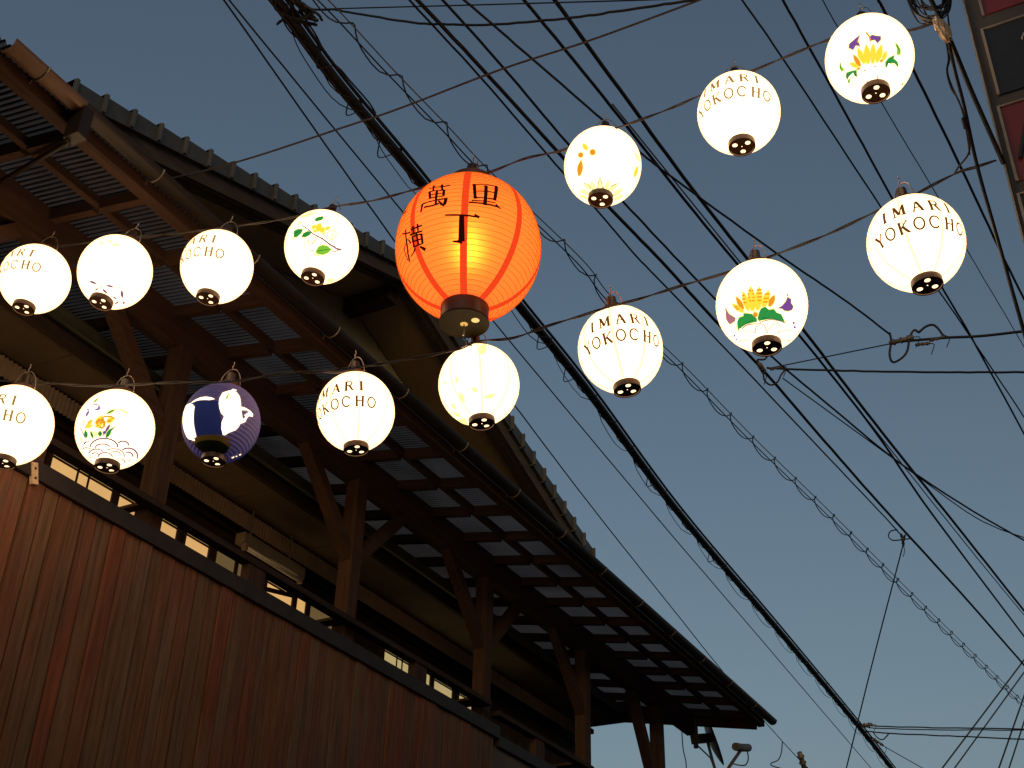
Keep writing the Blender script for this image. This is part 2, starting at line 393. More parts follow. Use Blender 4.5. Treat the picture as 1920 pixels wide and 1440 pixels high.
# inner wall with windows
YW = 5.50; XW = 11.74
inner = hp('inner_wall', MB().box(X0, XW, YW, YW+.15, 2.9, 5.41), M['darkwood'])
hp('lintel_board', MB().box(X0, XW, YW-.03, YW-.002, 5.16, 5.24), M['darkwood'], inner)
hp('lintel_board', MB().box(X0, XW, YW-.045, YW-.002, 5.27, 5.31), M['darkwood'], inner)
hp('corner_board', MB().box(9.62, XW, YW-.06, YW-.004, 3.0, 5.15), M['beamZ'], inner)
hp('balcony_floor', MB().box(X0, XW, YF+.11, YW-.002, 3.30, 3.42), M['darkwood'])
WN = [  # window openings: x0, x1, panes (x0, x1, brightness)
    (3.05, 4.30, [(3.08,3.62,'warm'),(3.66,4.27,'dim')]),
    (4.33, 5.50, [(4.36,4.86,'warm'),(4.92,5.46,'warm')]),
    (5.52, 6.34, [(5.55,5.78,'warm'),(5.86,6.06,'dim'),(6.09,6.31,'dim')]),
    (6.38, 7.30, [(6.42,6.72,'warm'),(6.775,6.885,'warm'),(6.94,7.27,'dim')]),
    (7.90, 9.52, [(7.955,8.41,'cream'),(8.585,8.665,'cream'),(8.73,9.04,'cream'),(9.155,9.48,'cream')]),
]
for (wx0, wx1, panes) in WN:
    fr = MB(); y0 = YW-.028; y1 = YW-.003; z0, z1 = 4.45, 5.135
    fr.box(wx0, wx1, y0, y1, z0-.04, z0); fr.box(wx0, wx1, y0, y1, z1, z1+.022)
    edges = [wx0]+[v for p in panes for v in p[:2]]+[wx1]
    for i in range(0, len(edges), 2): fr.box(edges[i], edges[i+1], y0, y1, z0, z1)
    w = hp('window', fr, M['beamZ'])
    for (a, b, kd) in panes:
        hp('pane', MB().box(a, b, YW-.016, YW-.010, z0, z1), M['pane_'+kd], w)
        if b-a > .2 and kd != 'dim':
            hp('muntin', MB().box(a, b, YW-.024, YW-.0165, 5.075, 5.087), M['darkwood'], w)
            if b-a > .4:
                for q in (.42, .60): hp('muntin', MB().box(a+(b-a)*q-.006, a+(b-a)*q+.006, YW-.0235, YW-.0166, z0, z1), M['darkwood'], w)
# ceiling timber of the lit room seen behind the middle pane
hp('room_beam', MB().bar((6.40, YW-.012, 5.02), (6.73, YW-.012, 5.09), .012, .035), M['beamX'])
# gable above the canopy: wall of corrugated sheet, boarded overhang, bargeboards, tiles
GX, GZP, TG = 7.19, 8.125, math.tan(R(18.6)); YV = 5.01; YG = 5.66
def gz(x_): return GZP - TG*abs(x_-GX)
mb = MB(); xa, xb = 3.75, 10.6; n = int((xb-xa)/.032*4)
for i in range(n+1):
    xx = xa+(xb-xa)*i/n; dy = .009*math.sin(2*math.pi*xx/.032)
    mb.v += [(xx, YG+dy, 5.415), (xx, YG+dy, gz(xx))]
for i in range(n): mb.f.append((2*i, 2*i+2, 2*i+3, 2*i+1))
hp('gable_wall', mb, M['gablecorr'], smooth=True)
hp('body_wall', MB().box(X0, XW, YW+.20, YW+4.0, 0.0, 5.40), M['concrete'])
def slope_slab(x0, x1, y0, y1, d0, d1):     # slab following the gable slope between heights d0 and d1 above the soffit line
    mb = MB(); mb.v = [(x0,y0,gz(x0)+d0),(x1,y0,gz(x1)+d0),(x1,y1,gz(x1)+d0),(x0,y1,gz(x0)+d0),
                       (x0,y0,gz(x0)+d1),(x1,y0,gz(x1)+d1),(x1,y1,gz(x1)+d1),(x0,y1,gz(x0)+d1)]
    mb.f = [(3,2,1,0),(4,5,6,7),(0,1,5,4),(1,2,6,5),(2,3,7,6),(3,0,4,7)]; return mb
for s in (-1, 1):
    xo = GX
    for k in range(4):
        a, b = sorted((GX+s*(.05+k*.92), GX+s*(.05+min((k+1)*.92, 3.62)-.006)))
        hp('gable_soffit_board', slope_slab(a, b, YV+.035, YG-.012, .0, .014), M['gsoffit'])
    a, b = sorted((GX, GX+s*3.70))
    hp('bargeboard', slope_slab(a+(.001 if s > 0 else 0), b, YV, YV+.033, -.035, .115), M['bargeboard'])
    hp('barge_trim', slope_slab(a+(.001 if s > 0 else 0), b, YV+.09, YV+.15, -.03, -.002), M['bargeboard'])
    hp('roof_deck', slope_slab(a+(.001 if s > 0 else 0), b, YV+.02, YV+5.0, .118, .15), M['tile'])
    # verge tiles stepping up the rake
    for k in range(16):
        d0 = .03+k*.232; xa_, xb_ = GX+s*d0, GX+s*(d0+.236)
        mb = MB(); lo = .095; drop = .02
        za, zb_ = gz(xa_), gz(xb_)
        y0, y1 = YV-.035, YV+.10
        top = .225
        mb.v = [(xa_,y0,za+lo),(xb_,y0,zb_+lo),(xb_,y0,zb_+top+drop),(xa_,y0,za+top-drop*.3),
                (xa_,y1,za+lo),(xb_,y1,zb_+lo),(xb_,y1,zb_+top+drop),(xa_,y1,za+top-drop*.3)]
        mb.f = [(0,1,2,3),(7,6,5,4),(0,4,5,1),(3,2,6,7),(1,5,6,2),(0,3,7,4)]
        if s > 0: mb.f = [f[::-1] for f in mb.f]
        # raised lip at the lower end of each tile
        mb.box(min(xb_, xb_+s*-.022), max(xb_, xb_+s*-.022), y0-.012, y1, zb_+lo-.006, zb_+top+drop+.004)
        vt = hp('verge_tile', mb, M['tile'])
        q0_, q1_ = sorted((xb_-s*.002, xb_-s*.024))
        hp('tile_rim', MB().box(q0_, q1_, y0-.026, y0-.0005, zb_+lo+.004, zb_+top+drop+.002), M['tilerim'], vt)
    # tile courses of the roof field, joined: hidden from the street
    mb = MB()
    for k in range(15):
        d0 = .03+k*.232; a, b = sorted((GX+s*d0, GX+s*(d0+.238)))
        mb2 = slope_slab(a, b, YV+.11, YV+5.0, .155, .20)
        o = len(mb.v); mb.v += mb2.v; mb.f += [tuple(o+i for i in f) for f in mb2.f]
    tag(hp('roof_tiles', mb, M['tile']), kind='stuff')
hp('ridge_beam', MB().box(GX-.065, GX+.065, YV+.155, YG-.013, GZP-.17, GZP-.02), M['darkwood'])

# fluorescent batten hung under the balcony ceiling
a_, b_ = onY(452, 1012, 5.25), onY(566, 1072, 5.25)
fl = thing('fluorescent_lamp', 'unlit pale fluorescent batten lamp hung above the balcony windows', 'lamp', a_)
dx = b_.x-a_.x
part('housing', MB().box(a_.x, b_.x, 5.22, 5.30, a_.z-.02, a_.z+.055), M['white_metal'], fl, a_)
part('tube', MB().tube([(a_.x+.04,5.235,a_.z-.045),(b_.x-.04,5.235,a_.z-.045)], .016, 10), M['tube'], fl, a_, True)
for xx in (a_.x+.02, b_.x-.04): part('tube_holder', MB().box(xx, xx+.022, 5.215, 5.255, a_.z-.066, a_.z-.019), M['white_metal'], fl, a_)
part('stem', MB().tube([(a_.x+.12,5.28,a_.z+.056),(a_.x+.12,5.28,5.399)], .006, 6), M['wire'], fl, a_)
part('stem', MB().tube([(b_.x-.12,5.28,a_.z+.056),(b_.x-.12,5.28,5.399)], .006, 6), M['wire'], fl, a_)
# pale clip screwed to the top of the siding
cpos = onY(60, 889, YF-.02)
clip = thing('cable_clip', 'small pale plastic cable clip screwed to the top of the plank siding', 'clip', cpos)
bm_ = MB().bar(cpos+Vector((-.016,-.012,.05)), cpos+Vector((.016,-.012,-.05)), .035, .02, (0,1,0))
part('body', bm_, M['pale'], clip, cpos)
for q in (-.022, .022): part('screw', MB().tube([cpos+Vector((-q*.3,-.022,q)), cpos+Vector((-q*.3,-.026,q))], .006, 8), M['socket'], clip, cpos)

# satellite dish below the canopy end
D0 = onY(1300, 1372, 4.55)
dish = thing('satellite_dish', 'dark satellite dish seen edge on below the canopy end', 'dish', D0)
c0 = onY(1329, 1385, 4.55); ctop = onY(1317, 1335, 4.55); cbot = onY(1349, 1431, 4.55)
ax = (cbot-ctop).normalized(); nrm = Vector((.45, -.88, .15)); nrm = (nrm - ax*nrm.dot(ax)).normalized(); bx_ = ax.cross(nrm)
mb = MB(); rr = (cbot-ctop).length/2; cc = (cbot+ctop)/2; NR, NA = 6, 28
for side, sgn in ((0, 0.0), (1, -.008)):
    for i in range(NR+1):
        r_ = rr*i/NR
        for k in range(NA):
            a = 2*math.pi*k/NA
            mb.v.append(tuple(cc + ax*(r_*math.cos(a)) + bx_*(r_*.92*math.sin(a)) + nrm*(.12*rr*((i/NR)**2)*1.6-.10*rr + sgn)))
    o = side*(NR+1)*NA
    for i in range(NR):
        for k in range(NA):
            q = (o+i*NA+k, o+i*NA+(k+1) % NA, o+(i+1)*NA+(k+1) % NA, o+(i+1)*NA+k)
            mb.f.append(q if side == 0 else q[::-1])
o2 = (NR+1)*NA
for k in range(NA): mb.f.append((NR*NA+k, NR*NA+(k+1) % NA, o2+NR*NA+(k+1) % NA, o2+NR*NA+k))
part('reflector', mb, M['signframe'], dish, D0, True)
part('mast', MB().tube([onY(1299,1345,4.62), onY(1304,1366,4.6), onY(1305,1402,4.6)], .028, 8), M['signframe'], dish, D0)
part('mount', MB().bar(onY(1302,1386,4.6), onY(1327,1384,4.56), .09, .10), M['signframe'], dish, D0)
part('feed_arm', MB().tube(smooth_path([onY(1327,1392,4.5), onY(1340,1440,4.3), onY(1352,1466,4.15), onY(1366,1440,4.1), onY(1388,1408,4.05)], 6), .017, 8), M['signframe'], dish, D0)
part('feed_stay', MB().tube([onY(1308,1398,4.55), onY(1331,1420,4.45), onY(1342,1446,4.3)], .008, 6), M['signframe'], dish, D0)
part('feed_horn', MB().tube([onY(1379,1400,4.05), onY(1389,1402,4.05), onY(1403,1402,4.05)], .042, 10), M['signframe'], dish, D0)
part('feed_cable', MB().tube(smooth_path([onY(1401,1406,4.05), onY(1403,1423,4.05), onY(1398,1434,4.07), onY(1388,1435,4.08), onY(1374,1432,4.1)], 6), .007, 6), M['cable'], dish, D0)

# ================================================================== SIGN BUILDING ON THE RIGHT
SXP = 3.72
def S(x_, y_, dx=0.0): p = onX(x_, y_, SXP); return Vector((SXP+dx, p.y, p.z))
sign = thing('shop_sign', 'tall projecting sign with red and black panels in a dark brown frame', 'sign', (SXP, 0, 0))
def sp(name, mb, m, parent=None): return part(name, mb, m, parent or sign, (SXP, 0, 0))
yl, zt, zb2 = .066, 6.3, 3.6
yr = -.75
sp('frame', MB().box(SXP, SXP+.20, yr, yl, zb2, zt), M['signframe'])
def zz(x_, y_): return onX(x_, y_, SXP).z
rows = [  # panel top-left px, bottom-left px, material
    ((1822,-75), (1834,34), 'signred'), ((1843,57), (1866,182), 'signblack'), ((1870,203), (1904,342), 'signred'), ((1908,366), (1944,520), 'signblack')]
for (pt, pb, mk) in rows:
    yL = onX(*pt, SXP).y; z1_, z0_ = zz(*pt), zz(*pb)
    yL = (onX(*pt, SXP).y + onX(*pb, SXP).y)/2
    tr = MB(); w_ = .010
    tr.box(SXP-.012, SXP-.002, yL-w_, yL, z0_, z1_); tr.box(SXP-.012, SXP-.002, yr+.06, yL-w_, z1_-w_*.6, z1_)
    t_ = sp('panel_trim', tr, M['signtrim'])
    sp('panel', MB().box(SXP-.006, SXP-.001, yr+.06, yL-w_, z0_, z1_-w_*.6), M[mk], t_)
sp('letter', MB().bar(S(1925,232,-.009), S(1913,300,-.009), .012, .02, (1,0,0)), M['signblack'])
sp('letter', MB().bar(S(1921,66,-.009), S(1917,76,-.009), .006, .012, (1,0,0)), M['signwhite'])
sp('frame_band', MB().box(SXP-.016, SXP-.0005, yl-.0025, yl+.004, zb2, zt), M['signtrim'])
rb = thing('shop_building', 'plain rendered building that carries the projecting sign, right of the lane', 'building', (4, -.8, 0))
part('wall', MB().box(-14, 15, -6.0, -.76, 0, 6.8), M['concrete'], rb, (4, -.8, 0))
part('sign_arm', MB().box(SXP+.05, SXP+.12, -.78, yr-.001, 3.9, 3.97), M['signframe'], rb, (4, -.8, 0))
part('sign_arm', MB().box(SXP+.05, SXP+.12, -.78, yr-.001, 3.70, 3.76), M['signframe'], rb, (4, -.8, 0))

# ================================================================== LANTERNS
A1 = 0.165                                  # radius of the round paper lanterns
BR = 1.05                                   # height / width
LM = {
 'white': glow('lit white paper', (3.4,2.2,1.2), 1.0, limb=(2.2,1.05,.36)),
 'seam': glow('paper seam', (1.5,1.18,.58), 1.0, False),
 'yseam': glow('cream paper', (3.2,2.2,.85), 1.0, False),
 'brown2': glow('faded brown lettering', (.34,.20,.075), 1.0, False, (.1,.05,.02)),
 'brown': glow('brown lettering', (.115,.042,.008), 1.0, False, (.1,.04,.02)),
 'yellow': glow('yellow print', (1.15,.78,.05), 1.0, False),
 'paleyellow': glow('pale yellow print', (1.3,1.15,.42), 1.0, False),
 'orange': glow('orange print', (.90,.32,.02), 1.0, False),
 'green': glow('green print', (.03,.30,.06), 1.0, False),
 'vein': glow('dark green vein', (.012,.11,.03), 1.0, False),
 'lime': glow('lime print', (.22,.58,.04), 1.0, False),
 'purple': glow('purple print', (.20,.07,.30), 1.0, False),
 'violet': glow('violet print', (.22,.16,.50), 1.0, False),
 'rose': glow('rose print', (.45,.16,.22), 1.0, False),
 'line': glow('fine line print', (.42,.30,.22), 1.0, False),
 'mauve': glow('mauve line print', (.25,.13,.23), 1.0, False),
 'dgreen': plain('dark green paint', (.015,.03,.008), 0.5),
 'gold': plain('gold paint', (.5,.33,.06), 0.4),
 'navy': glow('navy paint', (.004,.007,.034), 1.0, False, (.055,.075,.30)),
 'lilac': glow('blue violet paper', (.012,.010,.040), 1.0, False, (.21,.20,.42)),
 'ink': glow('black ink', (.012,.002,.001), 1.0, False, (.02,.01,.01)),
 'redseam': glow('red paper seam', (.95,.055,.012), 1.0, False),
 'rib': glow('bamboo rib', (.50,.10,.008), 1.0, False),
 'holeglow': glow('glow behind holes', (2.4,1.6,.85), 1.0, False),
 'bulb': glow('bulb glow', (5.0,3.2,1.4), 1.0),
}
# orange-red paper: glows by itself and lets the bulb behind show as a soft bright patch
def red_paper():
    mt, n, out = mat('orange red paper')
    e = n.nodes.new('ShaderNodeEmission'); e.inputs[0].default_value = (.95,.10,.022,1); e.inputs[1].default_value = 1.0
    t = n.nodes.new('ShaderNodeBsdfTranslucent'); t.inputs[0].default_value = (.75,.30,.07,1)
    rf = n.nodes.new('ShaderNodeBsdfRefraction'); rf.inputs['Color'].default_value = (.5,.26,.05,1); rf.inputs['Roughness'].default_value = .8; rf.inputs['IOR'].default_value = 1.25
    mx = n.nodes.new('ShaderNodeMixShader'); mx.inputs[0].default_value = .35
    n.links.new(t.outputs[0], mx.inputs[1]); n.links.new(rf.outputs[0], mx.inputs[2])
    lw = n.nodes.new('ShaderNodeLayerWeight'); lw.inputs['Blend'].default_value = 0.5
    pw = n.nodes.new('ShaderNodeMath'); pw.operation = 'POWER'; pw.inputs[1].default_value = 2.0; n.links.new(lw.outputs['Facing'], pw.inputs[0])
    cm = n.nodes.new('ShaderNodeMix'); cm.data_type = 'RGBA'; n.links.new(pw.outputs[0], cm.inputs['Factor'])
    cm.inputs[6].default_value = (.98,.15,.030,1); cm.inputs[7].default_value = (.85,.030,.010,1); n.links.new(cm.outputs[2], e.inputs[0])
    a = n.nodes.new('ShaderNodeAddShader'); n.links.new(e.outputs[0], a.inputs[0]); n.links.new(mx.outputs[0], a.inputs[1])
    n.links.new(a.outputs[0], out.inputs[0]); return mt
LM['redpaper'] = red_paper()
LM['fig'] = glow('glowing paper figure', (2.6,1.8,1.1), 1.0, False)

class Lantern:
    """A paper lantern hung in the air: frame of reference, surface lookups and parts."""
    def __init__(s, name, label, px, py, wpx, cap, dia, ring=.315, group=None, cat='lantern', phase=0.0):
        s.a = dia/2; s.b = s.a*(BR+.025*math.sin(px*.037+py*.11)); s.ring = ring
        d = ray(px, py); k = FPX*dia/wpx; s.c = CAM + d*k
        dn = d.normalized()
        # hanging axis: gravity, swung until its lower end points at the measured side
        right = dn.cross(Vector((0,0,1))).normalized(); upv = right.cross(dn)
        dc = ray(*cap).normalized(); t = (dc-dn*dc.dot(dn)); sc = k*d.length/(1.145*s.a)
        tx = t.dot(right)*sc; tx = max(-.6, min(.6, tx))
        down = Vector((0,0,-1)); dv = down.dot(upv); df = down.dot(dn)
        f = math.sqrt(max(.05, 1-tx*tx)/(dv*dv+df*df)); axis = -(right*tx + upv*dv*f + dn*df*f)
        z = axis.normalized(); xx = (-dn - z*(-dn).dot(z)).normalized(); yy = z.cross(xx)
        mt = Matrix.Identity(4)
        for i, v in enumerate((xx, yy, z)):
            for r_ in range(3): mt[r_][i] = v[r_]
        s.m = Matrix.Translation(s.c) @ mt; s.inv = s.m.inverted()
        s.root = thing(name, label, cat, group=group, mtx=s.m)
        s.phase = phase
    def surf(s, lon, lat, off=0.0):
        """Local point of the paper at longitude/latitude (degrees); longitude 0 faces the street side the camera stands on."""
        lo, la = R(lon), R(lat); a, b = s.a+off, s.b+off
        return Vector((a*math.cos(la)*math.cos(lo), a*math.cos(la)*math.sin(lo), b*math.sin(la)))
    def pick(s, x, y):
        """Longitude/latitude where the sight line (x, y) meets the paper."""
        o = s.inv @ CAM; d = s.inv.to_3x3() @ ray(x, y)
        o2 = Vector((o.x/s.a, o.y/s.a, o.z/s.b)); d2 = Vector((d.x/s.a, d.y/s.a, d.z/s.b))
        A = d2.dot(d2); B = 2*o2.dot(d2); C = o2.dot(o2)-1; q = B*B-4*A*C
        t = (-B-math.sqrt(q))/(2*A) if q > 0 else -B/(2*A)
        p = (o2+d2*t).normalized()
        return math.degrees(math.atan2(p.y, p.x)), math.degrees(math.asin(max(-1, min(1, p.z))))
    def patch(s, name, m, polys=(), strokes=(), off=.0012, parent=None, segs=0, label=None):
        """Paint lying on the paper: POLYS are lon/lat outlines, STROKES (lon/lat path, half-width as a share of the radius at each end)."""
        bm = bmesh.new()
        for pl in polys:
            vs = [bm.verts.new((lo, la, 0)) for lo, la in pl]
            try: bm.faces.new(vs)
            except ValueError: pass
        bmesh.ops.triangulate(bm, faces=bm.faces[:], quad_method='BEAUTY', ngon_method='EAR_CLIP')
        for _ in range(4):
            long_e = [e for e in bm.edges if (e.verts[0].co-e.verts[1].co).length > 7.0]
            if not long_e: break
            bmesh.ops.subdivide_edges(bm, edges=long_e, cuts=1)
            bmesh.ops.triangulate(bm, faces=[f for f in bm.faces if len(f.verts) > 3])
        for v in bm.verts: v.co = s.surf(v.co.x, v.co.y, off)
        me = bpy.data.meshes.new(name); 
        nv = [tuple(v.co) for v in bm.verts]; bm.verts.index_update(); nf = [tuple(v.index for v in f.verts) for f in bm.faces]; bm.free()
        for path, w0, w1 in strokes:
            P = []
            for i in range(len(path)-1):
                (l0, a0), (l1, a1) = path[i], path[i+1]; q = max(1, int(math.hypot(l1-l0, a1-a0)/5))
                for k in range(q): P.append((l0+(l1-l0)*k/q, a0+(a1-a0)*k/q))
            P.append(path[-1]); W = [s.surf(*p, off*1.15) for p in P]; b0 = len(nv)
            for i, p in enumerate(W):
                d = W[min(i+1, len(W)-1)]-W[max(i-1, 0)]; nn = Vector((p.x/s.a**2, p.y/s.a**2, p.z/s.b**2)).normalized()
                sd = d.cross(nn).normalized(); w = s.a*(w0+(w1-w0)*i/max(1, len(W)-1))
                nv += [tuple(p-sd*w), tuple(p+sd*w)]
            for i in range(len(W)-1): nf.append((b0+2*i, b0+2*i+1, b0+2*i+3, b0+2*i+2))
        me.from_pydata(nv, [], nf); me.materials.append(m); me.update()
        o = link(name, me, parent or s.root)
        if label: o['label'] = label
        return o
    def shade(s, m, pleats=24, amp=.006, seg=40):
        l0 = -math.degrees(math.acos(s.ring)); l1 = -l0; pr = []; n = pleats*2
        for i in range(n+1):
            la = l0+(l1-l0)*i/n; k = 1.0 - (amp if i % 2 == 0 else 0.0)
            pr.append((s.a*k*math.cos(R(la)), s.b*k*math.sin(R(la))))
        return link('paper_shade', MB().lathe(pr, seg).mesh('paper_shade', m, smooth=False), s.root)
    def fittings(s, rot=0.0, lip=1.0, cap_h=.14):
        a, b = s.a, s.b; r = s.ring*a; zc = b*math.sin(math.acos(s.ring))
        z0 = -zc-.02*a; z1 = -zc-cap_h*a
        link('bottom_ring', MB().lathe([(r*.99, z0+.05*a), (r*1.02*lip, z0+.045*a), (r*1.02*lip, z1), (r*.93*lip, z1)], 32).mesh('bottom_ring', M['black'], smooth=False), s.root)
        # base disc with three round air holes
        bm = bmesh.new(); ed = []
        def circ(cx, cy, rr_, n):
            vs = [bm.verts.new((cx+rr_*math.cos(2*math.pi*k/n), cy+rr_*math.sin(2*math.pi*k/n), z1+.004)) for k in range(n)]
            for k in range(n): ed.append(bm.edges.new((vs[k], vs[(k+1) % n])))
        circ(0, 0, r*.94*lip, 32)
        for k in range(3):
            an = rot+2*math.pi*k/3; circ(.56*r*math.cos(an), .56*r*math.sin(an), .20*r, 14)
        circ(0, 0, .05*r, 8)
        bmesh.ops.triangle_fill(bm, edges=ed, use_beauty=True)
        me = bpy.data.meshes.new('base_disc'); bm.to_mesh(me); bm.free(); me.materials.append(M['black'])
        link('base_disc', me, s.root)
        link('hole_glow', MB().poly([(r*.9*math.cos(2*math.pi*k/20), r*.9*math.sin(2*math.pi*k/20), z1+.012) for k in range(20)]).mesh('hole_glow', LM['holeglow']), s.root)  # added glowing disc: stands for bulb light seen through the air holes
        link('top_ring', MB().lathe([(r*.9, zc-.03*a), (r*1.05, zc-.02*a), (r*1.05, zc+.10*a), (r*.6, zc+.13*a), (r*.3, zc+.13*a)], 32).mesh('top_ring', M['black']), s.root)
        h = zc+.13*a
        link('socket', MB().lathe([(.16*a, h), (.17*a, h+.10*a), (.12*a, h+.14*a), (.11*a, h+.36*a), (.02*a, h+.38*a)], 14, False, True).mesh('socket', M['socket'], smooth=True), s.root)
        bail = [(r*1.08*math.cos(t), 0, zc+.06*a+.58*a*math.sin(t)) for t in [math.pi*i/14 for i in range(15)]]
        ca, sa = math.cos(rot+.6), math.sin(rot+.6)
        bail = [(x*ca, x*sa, z) for x, y, z in bail]
        link('bail', MB().tube(bail, .0022, 5).mesh('bail', M['wire'], smooth=True), s.root)
        hz = zc+.64*a
        hook = [(0, 0, hz-.02*a), (0, 0, hz+.10*a)]+[(.055*a*math.sin(t), .02*a, hz+.16*a-.055*a*math.cos(t)) for t in [.3*i for i in range(15)]]
        link('hook', MB().tube(hook, .0024, 5).mesh('hook', M['wire'], smooth=True), s.root)
        s.top = s.m @ Vector((0, 0, h+.16*a))
    def seams(s, m, n=8, w=.045, ph=0.0, label=None):
        l0 = -math.degrees(math.acos(s.ring))
        st = [([(ph+360*k/n, l0+(-2*l0)*i/12) for i in range(13)], w/2, w/2) for k in range(n)]
        for q in st: s.patch('paper_seam', m, strokes=[q], off=.0005)

# --- stroke letters (serif), unit height, x to the right
TH, TN = .085, .045                         # half widths
def O_(w=.78):
    return [([(w/2+w/2*math.sin(2*math.pi*i/20), .5+.5*math.cos(2*math.pi*i/20)) for i in range(21)], .06, .06)]
def serif(x_, y_, h=.17): return ([(x_-h, y_), (x_+h, y_)], .035, .035)
LET = {
 'I': (.34, [([(.17,0),(.17,1)], TH, TH), serif(.17,0), serif(.17,1)]),
 'M': (.95, [([(.14,0),(.14,1)], TN, TN), ([(.14,1),(.48,.08)], TH, TH), ([(.48,.08),(.80,1)], TN, TN), ([(.82,1),(.82,0)], TH, TH), serif(.14,0), serif(.82,0), serif(.08,1,.1), serif(.88,1,.1)]),
 'A': (.88, [([(.12,0),(.42,1)], TN, TN), ([(.42,1),(.76,0)], TH, TH), ([(.22,.34),(.64,.34)], TN, TN), serif(.12,0,.13), serif(.76,0,.13)]),
 'R': (.86, [([(.16,0),(.16,1)], TH, TH), ([(.16,1),(.48,.99),(.64,.90),(.67,.76),(.62,.61),(.46,.52),(.16,.51)], .055, .055), ([(.44,.52),(.70,.04),(.84,.0)], TH, .05), serif(.16,0), serif(.10,1,.1)]),
 'Y': (.84, [([(.10,1),(.43,.46)], TH, TH), ([(.76,1),(.43,.46)], TN, TN), ([(.43,.46),(.43,0)], TH, TH), serif(.43,0), serif(.12,1,.14), serif(.74,1,.12)]),
 'O': (.80, O_()),
 'K': (.88, [([(.16,0),(.16,1)], TH, TH), ([(.76,1),(.18,.40)], TN, TN), ([(.36,.58),(.76,0)], TH, TH), serif(.16,0), serif(.16,1), serif(.74,1,.13), serif(.76,0,.13)]),
 'C': (.80, [([(.40+.40*math.cos(R(t)), .5+.5*math.sin(R(t))) for t in range(38, 325, 14)], .06, .06), ([(.73,.84),(.75,.66)], .05, .03)]),
 'H': (.90, [([(.16,0),(.16,1)], TH, TH), ([(.74,0),(.74,1)], TH, TH), ([(.16,.52),(.74,.52)], TN, TN), serif(.16,0), serif(.16,1), serif(.74,0), serif(.74,1)]),
}
ROW1 = [('I',-38),('M',-19.5),('A',2.5),('R',23),('I',40.5)]
ROW2 = [('Y',-53),('O',-36),('K',-18.5),('O',0),('C',18.3),('H',38),('O',56)]
def letters(L, phase, m):
    for row, lat0, hh in ((ROW1, 2.3, 15.8), (ROW2, -21.0, 14.4)):
        for ch, lo in row:
            w, st = LET[ch]; lat_mid = lat0+hh/2; cs = math.cos(R(lat_mid)); out = []
            for path, w0, w1 in st:
                pp = [(lo+phase+(x_-w/2)*hh*1.02/cs, lat0+y_*hh) for x_, y_ in path]
                k = hh*math.pi/180; out.append((pp, w0*k*1.3, w1*k*1.3))
            L.patch('letter', m, strokes=out, off=.0013)
def zoomer(ox, oy, sc): return lambda pts: [(ox+x_/sc, oy+y_/sc) for x_, y_ in pts]
def paint(L, zf, name, key, polys=(), strokes=(), off=.0013, one=False):
    """Paint by outlines read off the photograph, laid on the paper."""
    P = [[L.pick(*p) for p in zf(pl)] for pl in polys]
    kw = 1.0 if key == 'ink' else 1.3
    Sx = [([L.pick(*p) for p in zf(pl)], w0*kw, w1*kw) for pl, w0, w1 in strokes]
    if one: return L.patch(name, LM[key], P, Sx, off)
    if key in ('green', 'lime', 'orange', 'yellow', 'purple', 'rose'):      # thin paint at the rim of each printed shape
        for p in P:
            cx = sum(q[0] for q in p)/len(p); cy_ = sum(q[1] for q in p)/len(p); g_ = []
            for q in p:
                dx_, dy_ = q[0]-cx, q[1]-cy_; l = math.hypot(dx_, dy_) or 1; g_.append((q[0]+dx_/l*1.5, q[1]+dy_/l*1.5))
            L.patch('print_edge', LM['paleyellow'], [g_], [], off*.5)
    if key in ('green', 'lime'):
        for p in P:
            i0 = max(range(len(p)), key=lambda i: (p[i][0]-p[0][0])**2+(p[i][1]-p[0][1])**2); a_, b_ = p[0], p[i0]
            vs = [([(a_[0]+(b_[0]-a_[0])*t, a_[1]+(b_[1]-a_[1])*t) for t in (.15,.5,.85)], .010, .006)]
            L.patch('leaf_vein', LM['vein'], [], vs, off*1.5)
    for p in P: L.patch(name, LM[key], [p], [], off)
    for q in Sx: L.patch(name, LM[key], [], [q], off)
def petal(x0, y0, x1, y1, w, n=7):
    """Leaf-shaped outline from base to tip."""
    dx_, dy_ = x1-x0, y1-y0; l = math.hypot(dx_, dy_); nx, ny = -dy_/l, dx_/l; a, b = [], []
    for i in range(n+1):
        t = i/n; h = w*math.sin(math.pi*min(1, t*.86+.12))*(1 if t < .98 else .25)
        a.append((x0+dx_*t+nx*h, y0+dy_*t+ny*h)); b.append((x0+dx_*t-nx*h, y0+dy_*t-ny*h))
    return a+b[::-1]

GRP_A, GRP_B = 'paper lanterns on the upper string', 'paper lanterns on the lower string'
tops_A, tops_B = [], []
def std(label, px, py, w, cap, grp, rot, seam_ph, tops, m='white', sm=.0):
    L = Lantern('paper_lantern', label, px, py, w, cap, 2*A1, group=grp)
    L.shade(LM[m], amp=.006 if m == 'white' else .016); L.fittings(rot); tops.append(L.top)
    if m == 'white' and sm: L.seams(LM['seam'], 8, sm, seam_ph)
    return L
def phase_for(L, ref_px, lon): return L.pick(*ref_px)[0]-lon

